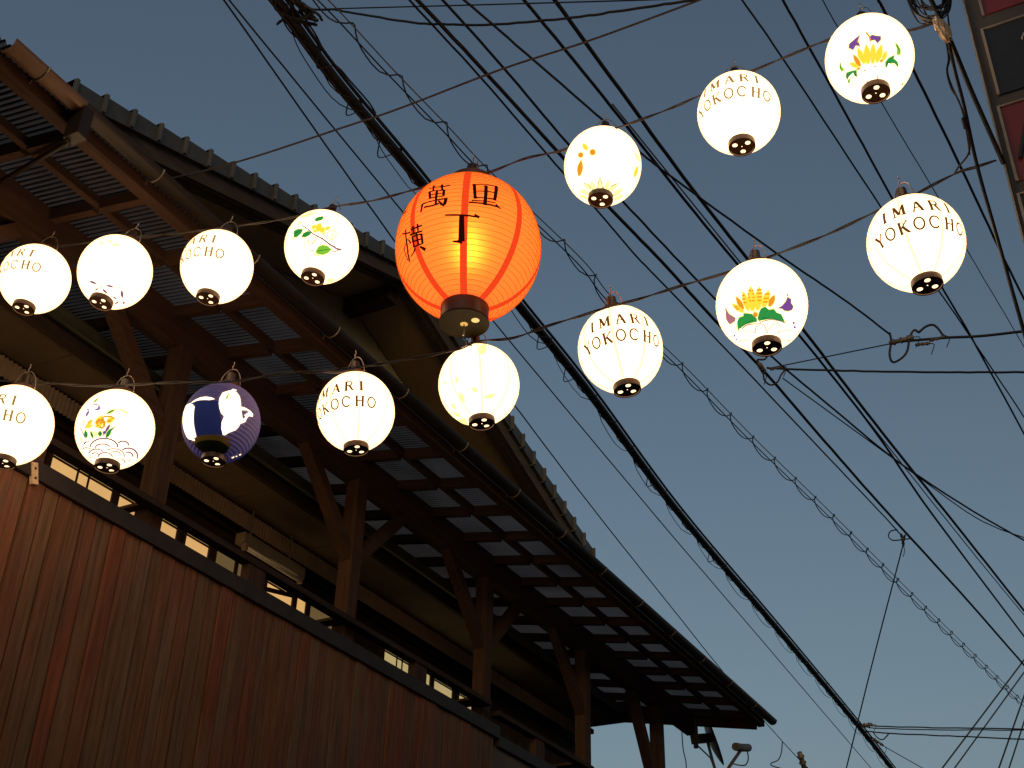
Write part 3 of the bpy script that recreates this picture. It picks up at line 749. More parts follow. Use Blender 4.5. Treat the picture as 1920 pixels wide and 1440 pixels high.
# upper string
L1 = std('round white lantern, far left of the upper string, with brown capital letters turning away', 66, 523, 128, (45,575), GRP_A, .3, 10, tops_A)
letters(L1, phase_for(L1, (69,500), 56), LM['brown2'])
L2 = std('round white lantern with faint mauve petals round its black base, second on the upper string', 216, 510, 135, (190,563), GRP_A, .2, 0, tops_A)
z = zoomer(0, 400, 6)
paint(L2, z, 'petal', 'mauve', [petal(1010,762,1095,795,14), petal(1070,868,1110,838,10), petal(1155,852,1215,905,14), petal(1200,808,1285,832,13), petal(1368,868,1378,955,18), petal(1270,940,1320,962,10), petal(1290,1015,1345,990,10), petal(1395,985,1390,1025,12)])
paint(L2, z, 'flower_spot', 'paleyellow', [petal(1120,330,1165,345,14), petal(1215,320,1265,310,14), petal(1265,360,1345,350,16), petal(1135,815,1145,850,12), petal(1340,820,1350,850,12)])
L3 = std('round white lantern with brown capital letters, between the petal lantern and the magnolia lantern', 407, 500, 134, (390,556), GRP_A, .35, 20, tops_A)
letters(L3, phase_for(L3, (412,477), 56), LM['brown2'])
L4 = std('white lantern painted with green leaves and yellow blossom, left of the red lantern', 603, 463, 138, (586,522), GRP_A, .1, 12, tops_A, sm=.025)
z = zoomer(525, 380, 9)
paint(L4, z, 'leaf', 'green', [[(235,545),(240,480),(300,450),(390,452),(360,520),(290,580),(240,590)], [(365,580),(395,520),(470,480),(530,505),(500,550),(430,585)], [(585,295),(620,255),(720,230),(735,270),(690,300),(610,318)]])
paint(L4, z, 'leaf', 'lime', [[(600,830),(650,745),(720,715),(800,735),(870,790),(800,850),(720,880),(640,865)]])
paint(L4, z, 'leaf_edge', 'paleyellow', [[(195,630),(215,560),(235,590),(285,590)], [(560,885),(600,815),(640,865),(720,885),(640,900)], [(350,240),(450,185),(600,165),(640,172),(500,225),(380,262)]], off=.0009)
paint(L4, z, 'petal', 'yellow', [petal(545,440,600,380,26), petal(630,480,680,350,52), petal(690,500,745,420,40), petal(765,455,845,410,24), petal(565,470,620,495,18), petal(730,540,745,500,10)])
paint(L4, z, 'twig', 'mauve', strokes=[([(370,385),(480,455),(560,530),(650,575),(720,615),(830,700),(950,775),(1035,795)], .010, .02), ([(700,590),(760,650),(860,715),(940,745)], .016, .006), ([(870,818),(930,822),(1030,785)], .01, .012), ([(510,810),(570,812)], .01, .01), ([(180,390),(280,455)], .006, .006)])
paint(L4, z, 'bud', 'line', strokes=[([(800,515),(850,470),(910,455),(950,500),(945,560),(900,620),(830,630),(795,560),(800,515)], .008, .008), ([(800,530),(945,555)], .006, .006), ([(840,480),(945,500)], .006, .006), ([(810,580),(930,600)], .006, .006), ([(480,600),(470,660),(490,730),(560,680),(620,620),(630,560)], .009, .009), ([(480,640),(600,640)], .007, .007), ([(485,680),(560,675)], .007, .007), ([(500,600),(620,595)], .006, .006)])
paint(L4, z, 'flower_spot', 'paleyellow', [petal(790,320,850,290,14), petal(300,380,375,310,22), petal(800,1320,910,1290,34)])
# the large red lantern
RD = 0.62
LR = Lantern('red_lantern', 'large orange-red lantern with black brush characters, hung among the small white ones', 878, 466, 273, (871,590), RD, ring=.325)
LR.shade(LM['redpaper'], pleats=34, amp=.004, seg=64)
a_, b_ = LR.a, LR.b; ro = LR.ring*a_; zc = b_*math.sin(math.acos(LR.ring))
rt = LR.root
link('bottom_ring', MB().lathe([(ro*.95, -zc+.03), (ro*1.0, -zc+.022), (ro*.98, -zc-.068), (ro*.94, -zc-.068), (ro*.94, -zc+.01)], 48).mesh('bottom_ring', M['black'], smooth=False), rt)
olive = plain('olive lacquer disc', (.022,.018,.008), 0.6, var=0.15)
for n_ in olive.node_tree.nodes:
    if n_.type == 'BSDF_PRINCIPLED': n_.inputs['Specular IOR Level'].default_value = .12
link('base_disc', MB().lathe([(ro*.14, -zc-.069), (ro*1.03, -zc-.069), (ro*1.03, -zc-.077), (ro*.14, -zc-.077)], 48).mesh('base_disc', olive, smooth=False), rt)
mb = MB(); b0 = []
for k in range(24):
    t = 2*math.pi*k/24; r_ = .155*ro*(1+.16*math.cos(12*t)); b0.append((r_*math.cos(t), r_*math.sin(t), -zc-.0785))
mb.poly(b0[::-1]); link('vent', mb.mesh('vent', glow('vent glow', (.95,.52,.12), 1.0, False)), rt)
link('pull_cord', MB().tube([(0,0,-zc-.07), (.004,.002,-zc-.115), (.0,.0,-zc-.135)], .004, 6).mesh('pull_cord', M['wire']), rt)
an = R(-62); q0 = Vector((ro*.55*math.cos(R(55)), ro*.55*math.sin(R(55)), -zc-.0785))
link('vent', MB().poly([(q0.x+.017*math.cos(-2*math.pi*k/14), q0.y+.017*math.sin(-2*math.pi*k/14), q0.z) for k in range(14)]).mesh('vent', glow('vent glow two', (1.1,.72,.25), 1.0, False)), rt)
link('top_ring', MB().lathe([(ro*.95, zc-.02), (ro*1.0, zc-.01), (ro*1.02, zc+.05), (ro*.75, zc+.062), (ro*.2, zc+.066)], 48).mesh('top_ring', M['black']), rt)
link('socket', MB().lathe([(.045, zc+.06), (.045, zc+.10), (.028, zc+.115), (.026, zc+.15), (.004, zc+.155)], 14, False, True).mesh('socket', M['socket'], smooth=True), rt)
link('hook', MB().tube([(0,0,zc+.15),(0,0,zc+.18)]+[(.018*math.sin(t), 0, zc+.20-.018*math.cos(t)) for t in [.35*i for i in range(14)]], .003, 5).mesh('hook', M['wire']), rt)
for cx_ in (.075, -.07): link('clip', MB().tube([(cx_, .02, zc+.06), (cx_, .02, zc+.085), (cx_+.03, .02, zc+.09)], .003, 5).mesh('clip', M['wire']), rt)
link('bulb', MB().lathe([(.002,-.075),(.03,-.068),(.048,-.04),(.05,-.01),(.04,.03),(.024,.065),(.02,.10)], 20).mesh('bulb', glow('bright bulb', (1.0,.46,.10), 26.0), smooth=True), rt)
mb = MB()
for i in range(1, 34):
    la = -math.degrees(math.acos(LR.ring)) + 2*math.degrees(math.acos(LR.ring))*i/34
    pts = [LR.surf(360*k/64, la, .0003) for k in range(65)]; mb.tube(pts, .0011, 4, False)
ribs = link('ribs', mb.mesh('ribs', LM['rib']), rt); tag(ribs, kind='stuff')
z = zoomer(700, 280, 3.789)
ph0 = LR.pick(*z([(640,800)])[0])[0]
LR.seams(LM['redseam'], 8, .092, ph0)
KJ = {
 'a': [([(712,254),(880,268)],5,6), ([(716,250),(723,355)],13,12), ([(872,266),(860,366)],15,13), ([(722,300),(866,313)],5,5), ([(722,346),(862,358)],5,5), ([(800,262),(791,400)],14,14), ([(704,362),(700,380)],2,2), ([(678,380),(780,388),(880,412)],6,7), ([(866,398),(905,428)],16,2), ([(705,366),(868,384)],4,4)],
 'b': [([(510,470),(620,470),(748,484)],6,7), ([(718,464),(752,488)],5,13), ([(628,476),(627,600),(626,655)],19,26), ([(632,656),(563,655)],17,3)],
 'c': [([(398,284),(500,268),(548,258)],6,7), ([(432,262),(428,304)],10,8), ([(490,254),(492,292)],10,8), ([(402,306),(505,292)],5,6), ([(402,304),(406,356)],11,10), ([(504,290),(500,338)],12,10), ([(406,330),(500,314)],5,5), ([(406,352),(500,336)],5,5), ([(455,296),(446,398)],10,10), ([(354,388),(341,452)],12,7), ([(354,390),(440,366),(526,352)],6,6), ([(520,350),(506,398)],15,13), ([(508,402),(474,392)],12,3), ([(362,414),(420,404),(470,388)],7,8), ([(464,368),(490,394)],5,10)],
 'd': [([(212,604),(240,598),(268,592)],5,5), ([(234,572),(246,690),(262,798)],8,10), ([(246,640),(234,680),(220,704)],7,2), ([(252,640),(272,668)],5,8), ([(268,574),(310,556),(350,542)],6,6), ([(284,548),(290,596)],10,8), ([(316,530),(322,582)],10,8), ([(262,610),(310,594),(352,582)],6,6), ([(278,624),(345,602)],5,5), ([(280,622),(294,696)],10,9), ([(344,600),(354,672)],12,10), ([(288,656),(350,634)],5,5), ([(296,692),(354,668)],5,5), ([(310,596),(325,684)],9,9), ([(302,700),(290,735),(272,762)],9,2), ([(334,690),(374,714)],6,15), ([(222,700),(250,790)],6,3)],
 'e': [([(203,452),(225,424),(246,402)],4,5), ([(226,424),(214,468),(204,488)],7,3), ([(238,410),(230,462)],6,5), ([(212,470),(240,440)],4,4)],
}
for k, sts in KJ.items():
    paint(LR, z, 'character', 'ink', strokes=[(p, 1.6*w0/2/3.789/136.5+.003, 1.6*w1/2/3.789/136.5+.003) for p, w0, w1 in sts], off=.0028, one=True)
L5 = std('white lantern with two orange berries and a ring of thin yellow leaves round its base', 1130, 312, 145, (1126,375), GRP_A, .75, 30, tops_A)
z = zoomer(1040, 220, 8)
def disc(cx, cy, r_, n=10): return [(cx+r_*math.cos(2*math.pi*i/n), cy+r_*math.sin(2*math.pi*i/n)) for i in range(n)]
paint(L5, z, 'berry', 'orange', [disc(392,566,38), disc(570,525,44)])
paint(L5, z, 'leaf', 'yellow', [petal(490,490,425,395,30), petal(1195,890,1245,730,24)])
paint(L5, z, 'leaf', 'orange', [petal(368,875,400,640,40)])
paint(L5, z, 'leaf', 'paleyellow', [petal(1265,660,1190,510,22), petal(580,1090,440,980,34), petal(680,1080,680,905,40), petal(810,1090,940,985,34), petal(870,1180,1030,1060,30), petal(880,1240,1030,1165,26), petal(520,1150,360,1080,30), petal(505,1220,360,1155,26), petal(760,1080,820,940,34), petal(600,1080,545,950,34), petal(1120,660,1150,670,12)])
paint(L5, z, 'leaf_vein', 'line', strokes=[([(580,1090),(500,1000),(440,982)],.009,.007), ([(530,1130),(470,1060),(440,985)],.009,.007), ([(645,1075),(655,960),(680,905)],.009,.007), ([(718,1075),(705,960),(682,905)],.009,.007), ([(682,1078),(680,990)],.008,.006), ([(805,1085),(860,1030),(940,988)],.009,.007), ([(850,1100),(930,1040),(945,985)],.009,.007), ([(880,1165),(1030,1165)],.009,.007), ([(880,1215),(960,1205)],.008,.006), ([(730,1060),(745,1030)],.012,.008), ([(860,1120),(1010,1065)],.007,.006)])
L6 = std('white lantern with pale eroded capital letters, second from the right end of the upper string', 1385, 212, 154, (1391,273), GRP_A, .95, 5, tops_A)
letters(L6, phase_for(L6, (1391,168), 18.3), LM['brown2'])
L7 = std('white lantern painted with a yellow lotus and purple flowers, at the top right', 1630, 110, 162, (1642,173), GRP_A, .2, 15, tops_A)
z = zoomer(1540, 20, 8)
paint(L7, z, 'petal', 'yellow', [petal(650,790,545,560,44), petal(700,790,675,510,50), petal(770,790,780,490,42), petal(830,770,905,510,46), petal(920,740,975,610,30), petal(560,840,425,790,32)])
paint(L7, z, 'petal', 'orange', [petal(585,830,480,660,34), petal(875,762,935,735,16), petal(530,885,590,850,14)])
paint(L7, z, 'leaf', 'green', [[(960,770),(1010,710),(1105,665),(1080,720),(1140,770),(1155,860),(1090,790),(1010,780),(985,850),(960,840)], [(500,985),(480,930),(420,985),(400,1040),(370,990),(380,930),(470,900),(530,890),(540,990)]])
paint(L7, z, 'leaf', 'lime', [[(1100,480),(1150,520),(1185,590),(1185,660),(1130,660),(1135,580)], [(290,760),(300,830),(350,890),(300,905),(275,850)], [(400,1040),(425,1110),(440,1030)], [(1200,1090),(1240,1075),(1205,1125)]])
paint(L7, z, 'blossom', 'purple', [[(415,560),(420,500),(480,450),(530,405),(575,370),(545,450),(580,540),(520,520),(480,590)], [(720,400),(760,365),(820,380),(890,385),(890,440),(840,490),(800,440),(745,450),(740,470)]])
paint(L7, z, 'stem', 'orange', strokes=[([(575,370),(545,460),(580,540)],.012,.012), ([(670,330),(720,390),(740,465)],.016,.012)])
paint(L7, z, 'outline', 'line', strokes=[([(675,1045),(700,1080)],.01,.012), ([(840,960),(850,1040)],.008,.014), ([(630,905),(670,890)],.012,.01), ([(790,840),(830,832)],.012,.01)])

# lower string
M1 = std('white lantern cut by the left edge of the picture, brown capital letters, lower string', 25, 797, 145, (8,858), GRP_B, .3, 20, tops_B)
letters(M1, phase_for(M1, (38,787), 56), LM['brown2'])
M2 = std('white lantern painted with yellow irises over mauve wave scales, beside the blue lantern', 216, 805, 144, (203,866), GRP_B, .25, 5, tops_B)
z = zoomer(135, 710, 8.47)
def arc(cx, cy, rx, ry, t0, t1, n=9): return [(cx+rx*math.cos(R(t0+(t1-t0)*i/n)), cy-ry*math.sin(R(t0+(t1-t0)*i/n))) for i in range(n+1)]
paint(M2, z, 'wave', 'mauve', strokes=[(arc(510,1090,220,145,180,0),.016,.016), (arc(490,1100,120,65,180,20),.014,.014), (arc(810,1060,90,70,150,0),.016,.016), (arc(890,1230,150,130,130,-20),.018,.018), (arc(390,1200,120,85,170,30),.014,.014), (arc(660,1220,170,110,130,-10),.012,.012), (arc(530,1240,110,70,180,0),.014,.014), (arc(230,1130,70,35,150,10),.012,.012), (arc(690,1210,80,60,140,10),.012,.012), (arc(890,1230,75,65,120,-10),.016,.016), (arc(370,1215,55,40,160,20),.014,.014), (arc(240,1050,50,50,200,90),.012,.012), (arc(760,1330,80,60,120,-10),.012,.012), (arc(880,1320,40,35,150,0),.01,.01), (arc(330,1290,60,50,150,20),.01,.01)])
paint(M2, z, 'wave_fill', 'violet', [[(195,1030),(215,1000),(275,990),(285,1005),(230,1015),(205,1045)]])
paint(M2, z, 'petal', 'yellow', [petal(400,770,480,590,60), petal(560,690,670,620,40), petal(240,760,320,660,28), petal(215,770,330,745,24)])
paint(M2, z, 'petal', 'orange', strokes=[([(385,710),(430,660),(470,660),(520,690),(510,760),(470,785),(400,740)],.03,.02), ([(480,640),(520,600),(620,600),(670,630),(600,670),(560,680)],.016,.02), ([(215,775),(270,690),(315,655)],.014,.012), ([(500,640),(500,690),(440,710)],.02,.02)])
paint(M2, z, 'petal', 'violet', [[(335,490),(400,480),(420,440),(445,440),(455,490),(400,510)], [(215,600),(230,540),(270,500),(280,540),(245,600)]], [([(320,425),(370,410),(430,425),(440,450)],.016,.012), ([(190,590),(205,625),(225,600)],.008,.008), ([(215,510),(250,490),(275,500)],.014,.014)])
paint(M2, z, 'leaf', 'green', [petal(545,930,625,790,30), petal(445,910,450,830,32), petal(230,935,215,820,28), petal(335,940,295,830,18)], [([(620,820),(700,745)],.02,.006)])
paint(M2, z, 'leaf', 'lime', [petal(555,555,690,490,18), petal(345,385,425,305,10)], [([(180,660),(185,760)],.014,.014)])
paint(M2, z, 'leaf', 'paleyellow', [[(690,490),(770,485),(850,510),(910,570),(880,575),(800,520),(700,500)], [(340,930),(330,830),(400,850),(430,900),(400,925)], [(125,950),(150,920),(180,1000),(160,1010)]])
paint(M2, z, 'bud', 'purple', [petal(530,850,610,720,20), petal(490,860,550,850,26)])
paint(M2, z, 'stem', 'violet', strokes=[([(140,780),(180,870),(210,945)],.016,.012), ([(495,920),(510,870)],.010,.010)])
M3 = std('dark blue ribbed lantern with white bird shapes glowing through the paper', 415, 793, 145, (403,848), GRP_B, .3, 0, tops_B, m='lilac')
z = zoomer(330, 700, 8.47)
link('bulb', MB().lathe([(.002,-.05),(.022,-.045),(.034,-.02),(.03,.02),(.014,.06)], 16).mesh('bulb', LM['bulb'], smooth=True), M3.root)
M3.patch('base_glow', LM['fig'], [], [([(k*15, -66) for k in range(25)], .05, .05)], off=-.004)
paint(M3, z, 'painted_field', 'navy', [[(305,520),(270,480),(330,440),(440,420),(600,425),(670,440),(690,560),(700,680),(720,760),(715,860),(735,980),(620,975),(480,985),(330,990),(310,900),(285,760),(290,620)]], off=.0006)
paint(M3, z, 'bird_figure', 'fig', [
    [(690,400),(740,310),(850,275),(960,300),(1010,370),(1028,470),(1030,530),(1040,620),(1055,730),(1100,700),(1085,660),(1150,620),(1130,590),(1040,585),(1035,530),(1100,550),(1180,600),(1220,650),(1215,690),(1150,680),(1120,720),(1095,775),(1020,800),(985,860),(940,905),(840,940),(780,980),(745,975),(720,880),(725,780),(765,680),(720,640),(690,560),(680,480)],
    [(865,280),(900,250),(970,270),(930,290)],
    [(235,475),(165,510),(125,620),(108,760),(130,900),(170,1000),(200,1040),(225,1020),(300,1075),(325,1000),(305,920),(280,800),(285,650),(298,530),(270,500)],
    [(240,470),(310,420),(390,385),(480,373),(560,385),(620,410),(540,428),(430,425),(340,435),(270,465)],
    [(880,1335),(920,1318),(925,1330),(890,1347)], [(945,1315),(970,1305),(972,1315),(950,1324)], [(1000,1290),(1030,1275),(1032,1290),(1005,1302)]], off=.0014)
paint(M3, z, 'bird_feather', 'lime', [], [([(800,410),(820,360),(850,330)],.02,.01)], off=.0018)
paint(M3, z, 'painted_band', 'gold', strokes=[([(300,1050),(400,1010),(560,995),(700,1010),(860,1070)],.03,.03), ([(285,1110),(360,1060),(520,1035),(700,1050),(860,1160)],.028,.028)], off=.0013)
paint(M3, z, 'painted_skirt', 'dgreen', [[(285,1125),(330,1090),(440,1055),(560,1048),(700,1060),(760,1100),(845,1165),(800,1260),(700,1290),(500,1280),(390,1230)]], off=.0011)
M4 = std('white lantern with large brown capital letters, in front of the canopy timbers', 667, 772, 146, (668,842), GRP_B, .15, 6, tops_B, sm=.035)
letters(M4, phase_for(M4, (697,751), 56), LM['brown'])
M5 = std('plain cream lantern with only faint yellow stains, directly below the red lantern', 898, 722, 152, (904,788), GRP_B, .35, 4, tops_B, sm=.045)
z = zoomer(810, 620, 8)
paint(M5, z, 'stain', 'paleyellow', [petal(360,690,390,790,26), petal(420,930,490,1090,34), petal(600,860,690,920,34), petal(780,1000,960,960,34), petal(730,360,790,200,60), petal(420,1330,540,1400,40), petal(300,1090,370,1180,26), petal(180,800,230,760,16), petal(320,1220,440,1290,30)])
M6 = std('white lantern with all its brown capital letters facing the viewer, before the sky', 1163, 655, 159, (1176,725), GRP_B, .2, -6, tops_B, sm=.05)
letters(M6, phase_for(M6, (1164.4,627.8), 0), LM['brown'])
M7 = std('white lantern painted with an orange lotus over broad dark green leaves', 1428, 573, 170, (1437,641), GRP_B, .1, 12, tops_B)
z = zoomer(1340, 470, 7.579)
paint(M7, z, 'petal', 'yellow', [petal(415,870,245,755,34), petal(480,850,400,575,40), petal(540,850,510,505,58), petal(610,840,635,512,56), petal(690,800,770,565,48)])
paint(M7, z, 'petal', 'orange', [petal(410,830,305,655,34), petal(775,790,850,630,38), petal(590,940,565,870,36)])
paint(M7, z, 'petal_band', 'orange', strokes=[([(x0_,y_),(x1_,y_-4)],.012,.012) for x0_,x1_,y_ in ((478,552,570),(472,560,620),(478,565,668),(492,568,715),(598,672,560),(602,676,610),(606,672,660),(610,660,710),(385,430,640),(395,440,690),(410,455,740),(710,785,620),(700,770,680),(690,750,730),(275,330,800),(300,350,830))])
paint(M7, z, 'leaf', 'green', [[(340,1130),(325,1000),(350,950),(410,930),(410,890),(470,890),(530,900),(600,965),(600,1010),(520,1025),(430,1050),(370,1090)], [(610,960),(640,860),(660,820),(720,795),(770,840),(840,830),(880,880),(940,900),(985,990),(990,1020),(920,990),(840,970),(760,970),(690,985),(630,1000)]])
paint(M7, z, 'leaf_edge', 'paleyellow', [[(300,1080),(325,1000),(340,1130),(380,1110),(350,1170),(320,1130)], [(985,960),(1020,1050),(990,1020)]], off=.0009)
paint(M7, z, 'blossom', 'purple', [[(890,820),(960,780),(1010,720),(1030,660),(1085,690),(1080,740),(1115,790),(1100,840),(1040,860),(985,850),(960,825)]])
paint(M7, z, 'blossom', 'rose', [[(160,880),(170,830),(210,900),(300,955),(290,1000),(240,1035),(210,1040),(170,980)]])
paint(M7, z, 'blossom_tip', 'gold', [[(1020,650),(1030,590),(1045,640)], [(152,860),(158,790),(172,840)]])
paint(M7, z, 'berry', 'violet', [disc(1118,1025,20), disc(1135,1085,20), disc(285,1205,16), disc(310,1255,14)])
paint(M7, z, 'outline', 'line', strokes=[([(385,1110),(450,1060),(600,1035)],.012,.010), ([(640,1020),(780,980),(930,1000),(1000,1030)],.010,.010), ([(575,1160),(590,1080),(625,1030),(700,1050),(740,1140)],.009,.009), ([(750,1140),(800,1070),(890,1015),(930,1080),(920,1140),(890,1180)],.008,.008), ([(590,1170),(520,1150),(400,1130)],.008,.007), ([(520,1270),(430,1260),(350,1290)],.009,.008), ([(940,1280),(1030,1260),(1060,1290)],.008,.008), ([(745,1150),(748,1170)],.014,.014), ([(900,1170),(1000,1130),(1080,1130)],.007,.007)])
M8 = std('largest white lettered lantern, right end of the lower string beside the projecting sign', 1717, 456, 178, (1738,530), GRP_B, .15, -8, tops_B, sm=.04)
letters(M8, phase_for(M8, (1726,428), 0), LM['brown'])

# ================================================================== CABLES
def cable(name, label, pts, r, m='cable', group=None, n=8, sides=6, cat='cable', wob=0.0, ext=(0,0)):
    P = [Vector(p) for p in pts]
    S_ = smooth_path(P, n)
    if ext[0]: S_.insert(0, S_[0]+(P[0]-P[1]).normalized()*ext[0])
    if ext[1]: S_.append(S_[-1]+(P[-1]-P[-2]).normalized()*ext[1])
    if wob:
        rnd = random.Random(hash(label) % 1000 if False else len(label)*7)
        S_ = [p+Vector((rnd.uniform(-wob,wob), rnd.uniform(-wob,wob), rnd.uniform(-wob,wob))) for p in S_]
    o = link(name, MB().tube(S_, r, sides).mesh(name, M[m], P[0], True)); o.location = P[0]
    return tag(o, label, cat, group)
def zpts(pts, z0, z1=None):
    z1 = z0 if z1 is None else z1; y0, y1 = pts[0][1], pts[-1][1]
    return [onZ(x_, y_, z0+(z1-z0)*(y_-y0)/(y1-y0)) for x_, y_ in pts]
GP = 'overhead cables running along the lane'
GX_ = 'overhead cables crossing the lane'
WZ = [
 ('thin cable nearest the gable, passing straight over the red lantern', [(420,0),(640,313),(862,622),(965,760),(1117,960),(1280,1165),(1337,1237),(1423,1340),(1467,1390),(1503,1429)], 6.5, .0062, (11,.0)),
 ('thin cable just right of the one nearest the gable, running on to the bottom edge', [(430,0),(640,257),(923,600),(1223,960),(1280,1027),(1633,1440)], 6.6, .0058, (11,14)),
 ('black cable left of the thick twisted one, ending at the hanging node', [(767,0),(900,144),(1055,323),(1120,395),(1193,480),(1280,570),(1470,770),(1650,960),(1692,1006)], 6.7, .0075, (11,0)),
 ('thick black twisted cable right of the red lantern, running down to the right edge', [(783,0),(900,125),(1057,297),(1143,390),(1240,490),(1340,600),(1430,693),(1545,826),(1663,960),(1800,1110),(1920,1247)], 6.7, .0135, (11,14)),
 ('black cable behind the berry lantern that sags away below the lotus lantern to the right', [(830,0),(940,122),(1063,267),(1170,380),(1280,497),(1440,662),(1563,767),(1663,850),(1723,893),(1827,960),(1920,1013)], 6.9, .0095, (11,14)),
 ('slender cable from the top edge to the splice hanging right of the lotus lantern', [(870,0),(1000,112),(1130,225),(1205,290),(1280,347),(1463,480),(1580,560),(1668,626)], 6.6, .0082, (11,0)),
 ('black power cable left of the thickest one, over the berry lantern', [(983,0),(1130,180),(1280,370),(1370,480),(1497,627),(1640,808),(1745,960),(1920,1193)], 7.0, .0115, (11,14)),
 ('thickest black power cable, crossing between the berry and lettered lanterns', [(1040,0),(1160,165),(1280,330),(1397,480),(1507,619),(1640,793),(1773,960),(1920,1145)], 7.0, .0140, (11,14)),
 ('thin companion of the two power cables in the lower right sky', [(1507,640),(1640,805),(1763,960),(1850,1068),(1920,1153)], 7.05, .006, (3,8)),
 ('thin cable passing left of the large lettered lantern', [(1392,0),(1480,128),(1653,390),(1760,545),(1820,632),(1917,777)], 7.2, .0065, (11,14)),
 ('medium cable passing behind the large lettered lantern', [(1468,0),(1560,166),(1673,372),(1765,537),(1820,630),(1920,813)], 7.2, .0085, (11,14)),
 ('hair-thin wire behind the yellow lotus lantern, reaching the right edge', [(1542,0),(1570,50),(1653,193),(1757,367),(1820,480),(1883,587),(1920,650)], 7.4, .0038, (11,14)),
 ('cable behind the yellow lotus lantern that comes out on its right', [(1647,0),(1663,30),(1712,130),(1800,310),(1880,480),(1920,560)], 7.2, .0095, (11,14)),
 ('lower strand sagging off to the right edge above the horizontal pair', [(1700,878),(1813,960),(1870,990),(1920,1008)], 6.95, .006, (2,6)),
]
for lab, pts, zl, r_, ex in WZ: cable('overhead_cable', lab, zpts(pts, zl), r_*.92, group=GP, ext=ex, wob=.0012)
# cables right of the picture that run to the sign
cable('overhead_cable', 'black cable dropping from the coiled cables to the frame of the projecting sign', [onX(1735,-20,3.45), onX(1757,22,3.48), onX(1783,78,3.52), onX(1822,172,3.6), onX(1862,262,3.66)], .0085, group=GP, ext=(.5,.1))
cable('overhead_cable', 'loose cable hanging from the coil past the end of the lower lantern string', [onX(1775,60,3.5), onX(1790,130,3.5), onX(1808,200,3.52), onX(1832,310,3.55), onX(1868,440,3.6), onX(1925,640,3.64)], .0062, group=GP, ext=(0,.4))

# bundle: main cable, second cable, messenger and lashing
BP = [(505,-20),(545,32),(640,160),(795,345),(975,572),(1110,740),(1275,962),(1460,1180),(1610,1360),(1673,1440)]
BZ = 6.5
bp = smooth_path(zpts(BP, BZ), 14); bp.insert(0, bp[0]+(bp[0]-bp[1]).normalized()*8); bp.append(bp[-1]+(bp[-1]-bp[-2]).normalized()*9)
bund = thing('cable_bundle', 'thick lashed bundle of black cables running past the gable and under the red lantern', 'cable bundle', bp[0], GP)
def offs(path, dy, dz): return [p+Vector((0, dy, dz)) for p in path]
part('main_cable', MB().tube(bp, .023, 8), M['cable'], bund, bp[0], True)
part('side_cable', MB().tube(offs(bp, .036, .01), .014, 8), M['cable'], bund, bp[0], True)
part('side_cable', MB().tube(offs(bp, -.022, .034), .011, 6), M['cable'], bund, bp[0], True)
part('messenger', MB().tube(offs(bp, .021, -.020), .0035, 5), M['cablegrey'], bund, bp[0], True)
def helix(path, rad, pitch, r_, ph=0.0, step=.035, rz=None, dy=0, dz=0, skew=0.0):
    out = []; s = 0.0
    for i in range(len(path)-1):
        a, b = path[i], path[i+1]; l = (b-a).length; n = max(1, int(l/step))
        d = (b-a).normalized(); sd = d.cross(Vector((0,0,1))).normalized(); u = sd.cross(d)
        for k in range(n):
            t = (s+l*k/n)/pitch*2*math.pi+ph; tt = t+skew*math.sin(t)
            out.append(a.lerp(b, k/n)+Vector((0,dy,dz))+sd*(rad*math.cos(tt))+u*((rz or rad)*math.sin(tt)))
        s += l
    return out
bpf = [p for p in bp if p.x < 22]
part('lashing', MB().tube(helix(bpf, .034, .42, .004, 0, .05, .044, .01, -.004), .0042, 4), M['cable'], bund, bp[0], True)
part('lashing', MB().tube(helix(bpf, .05, .83, .003, 1.7, .07, .06, .022, -.022, .7), .0032, 4), M['cable'], bund, bp[0], True)
loop_ = MB()
for (x_, y_, w_) in [(598,92,40),(655,185,30),(712,262,36),(1010,628,28),(1060,690,26),(1215,890,22),(1330,1035,18)]:
    a = onZ(x_, y_, BZ-.02); b = onZ(x_+w_*.62, y_+w_*.78, BZ-.02)
    mid = (a+b)/2+Vector((-.0, .045, -.055)); loop_.tube(smooth_path([a, mid, b], 6), .0038, 4)
part('slack_loops', loop_, M['cable'], bund, bp[0], True)
# splice cluster at the top of the bundle
cl = MB(); rnd = random.Random(3)
for k in range(12):
    x_, y_ = 515+rnd.uniform(-5,45), -14+rnd.uniform(0,16); a = onZ(x_, y_, 6.5+rnd.uniform(-.03,.05))
    b = onZ(x_+rnd.uniform(25,50), y_+rnd.uniform(28,55), 6.5+rnd.uniform(-.04,.04))
    c_ = (a+b)/2+Vector((rnd.uniform(-.05,.05), rnd.uniform(-.05,.06), rnd.uniform(-.05,.03))); cl.tube(smooth_path([a, c_, b], 6), rnd.uniform(.005,.011), 5)
part('splice_wires', cl, M['cable'], bund, bp[0], True)
part('tail_loop', MB().tube(smooth_path([onZ(536,33,6.5), onZ(522,44,6.48), onZ(520,45,6.47), onZ(526,39,6.5), onZ(536,36,6.5)], 6), .006, 5), M['cable'], bund, bp[0], True)
q = smooth_path(zpts([(556,20),(566,28),(590,62),(605,90),(625,118),(640,132),(655,150),(690,190),(704,212)], 6.55), 6)
cable('branch_cable', 'pair of thin drop cables leaving the splice at the top of the bundle', q, .0055, group=GP, n=2)
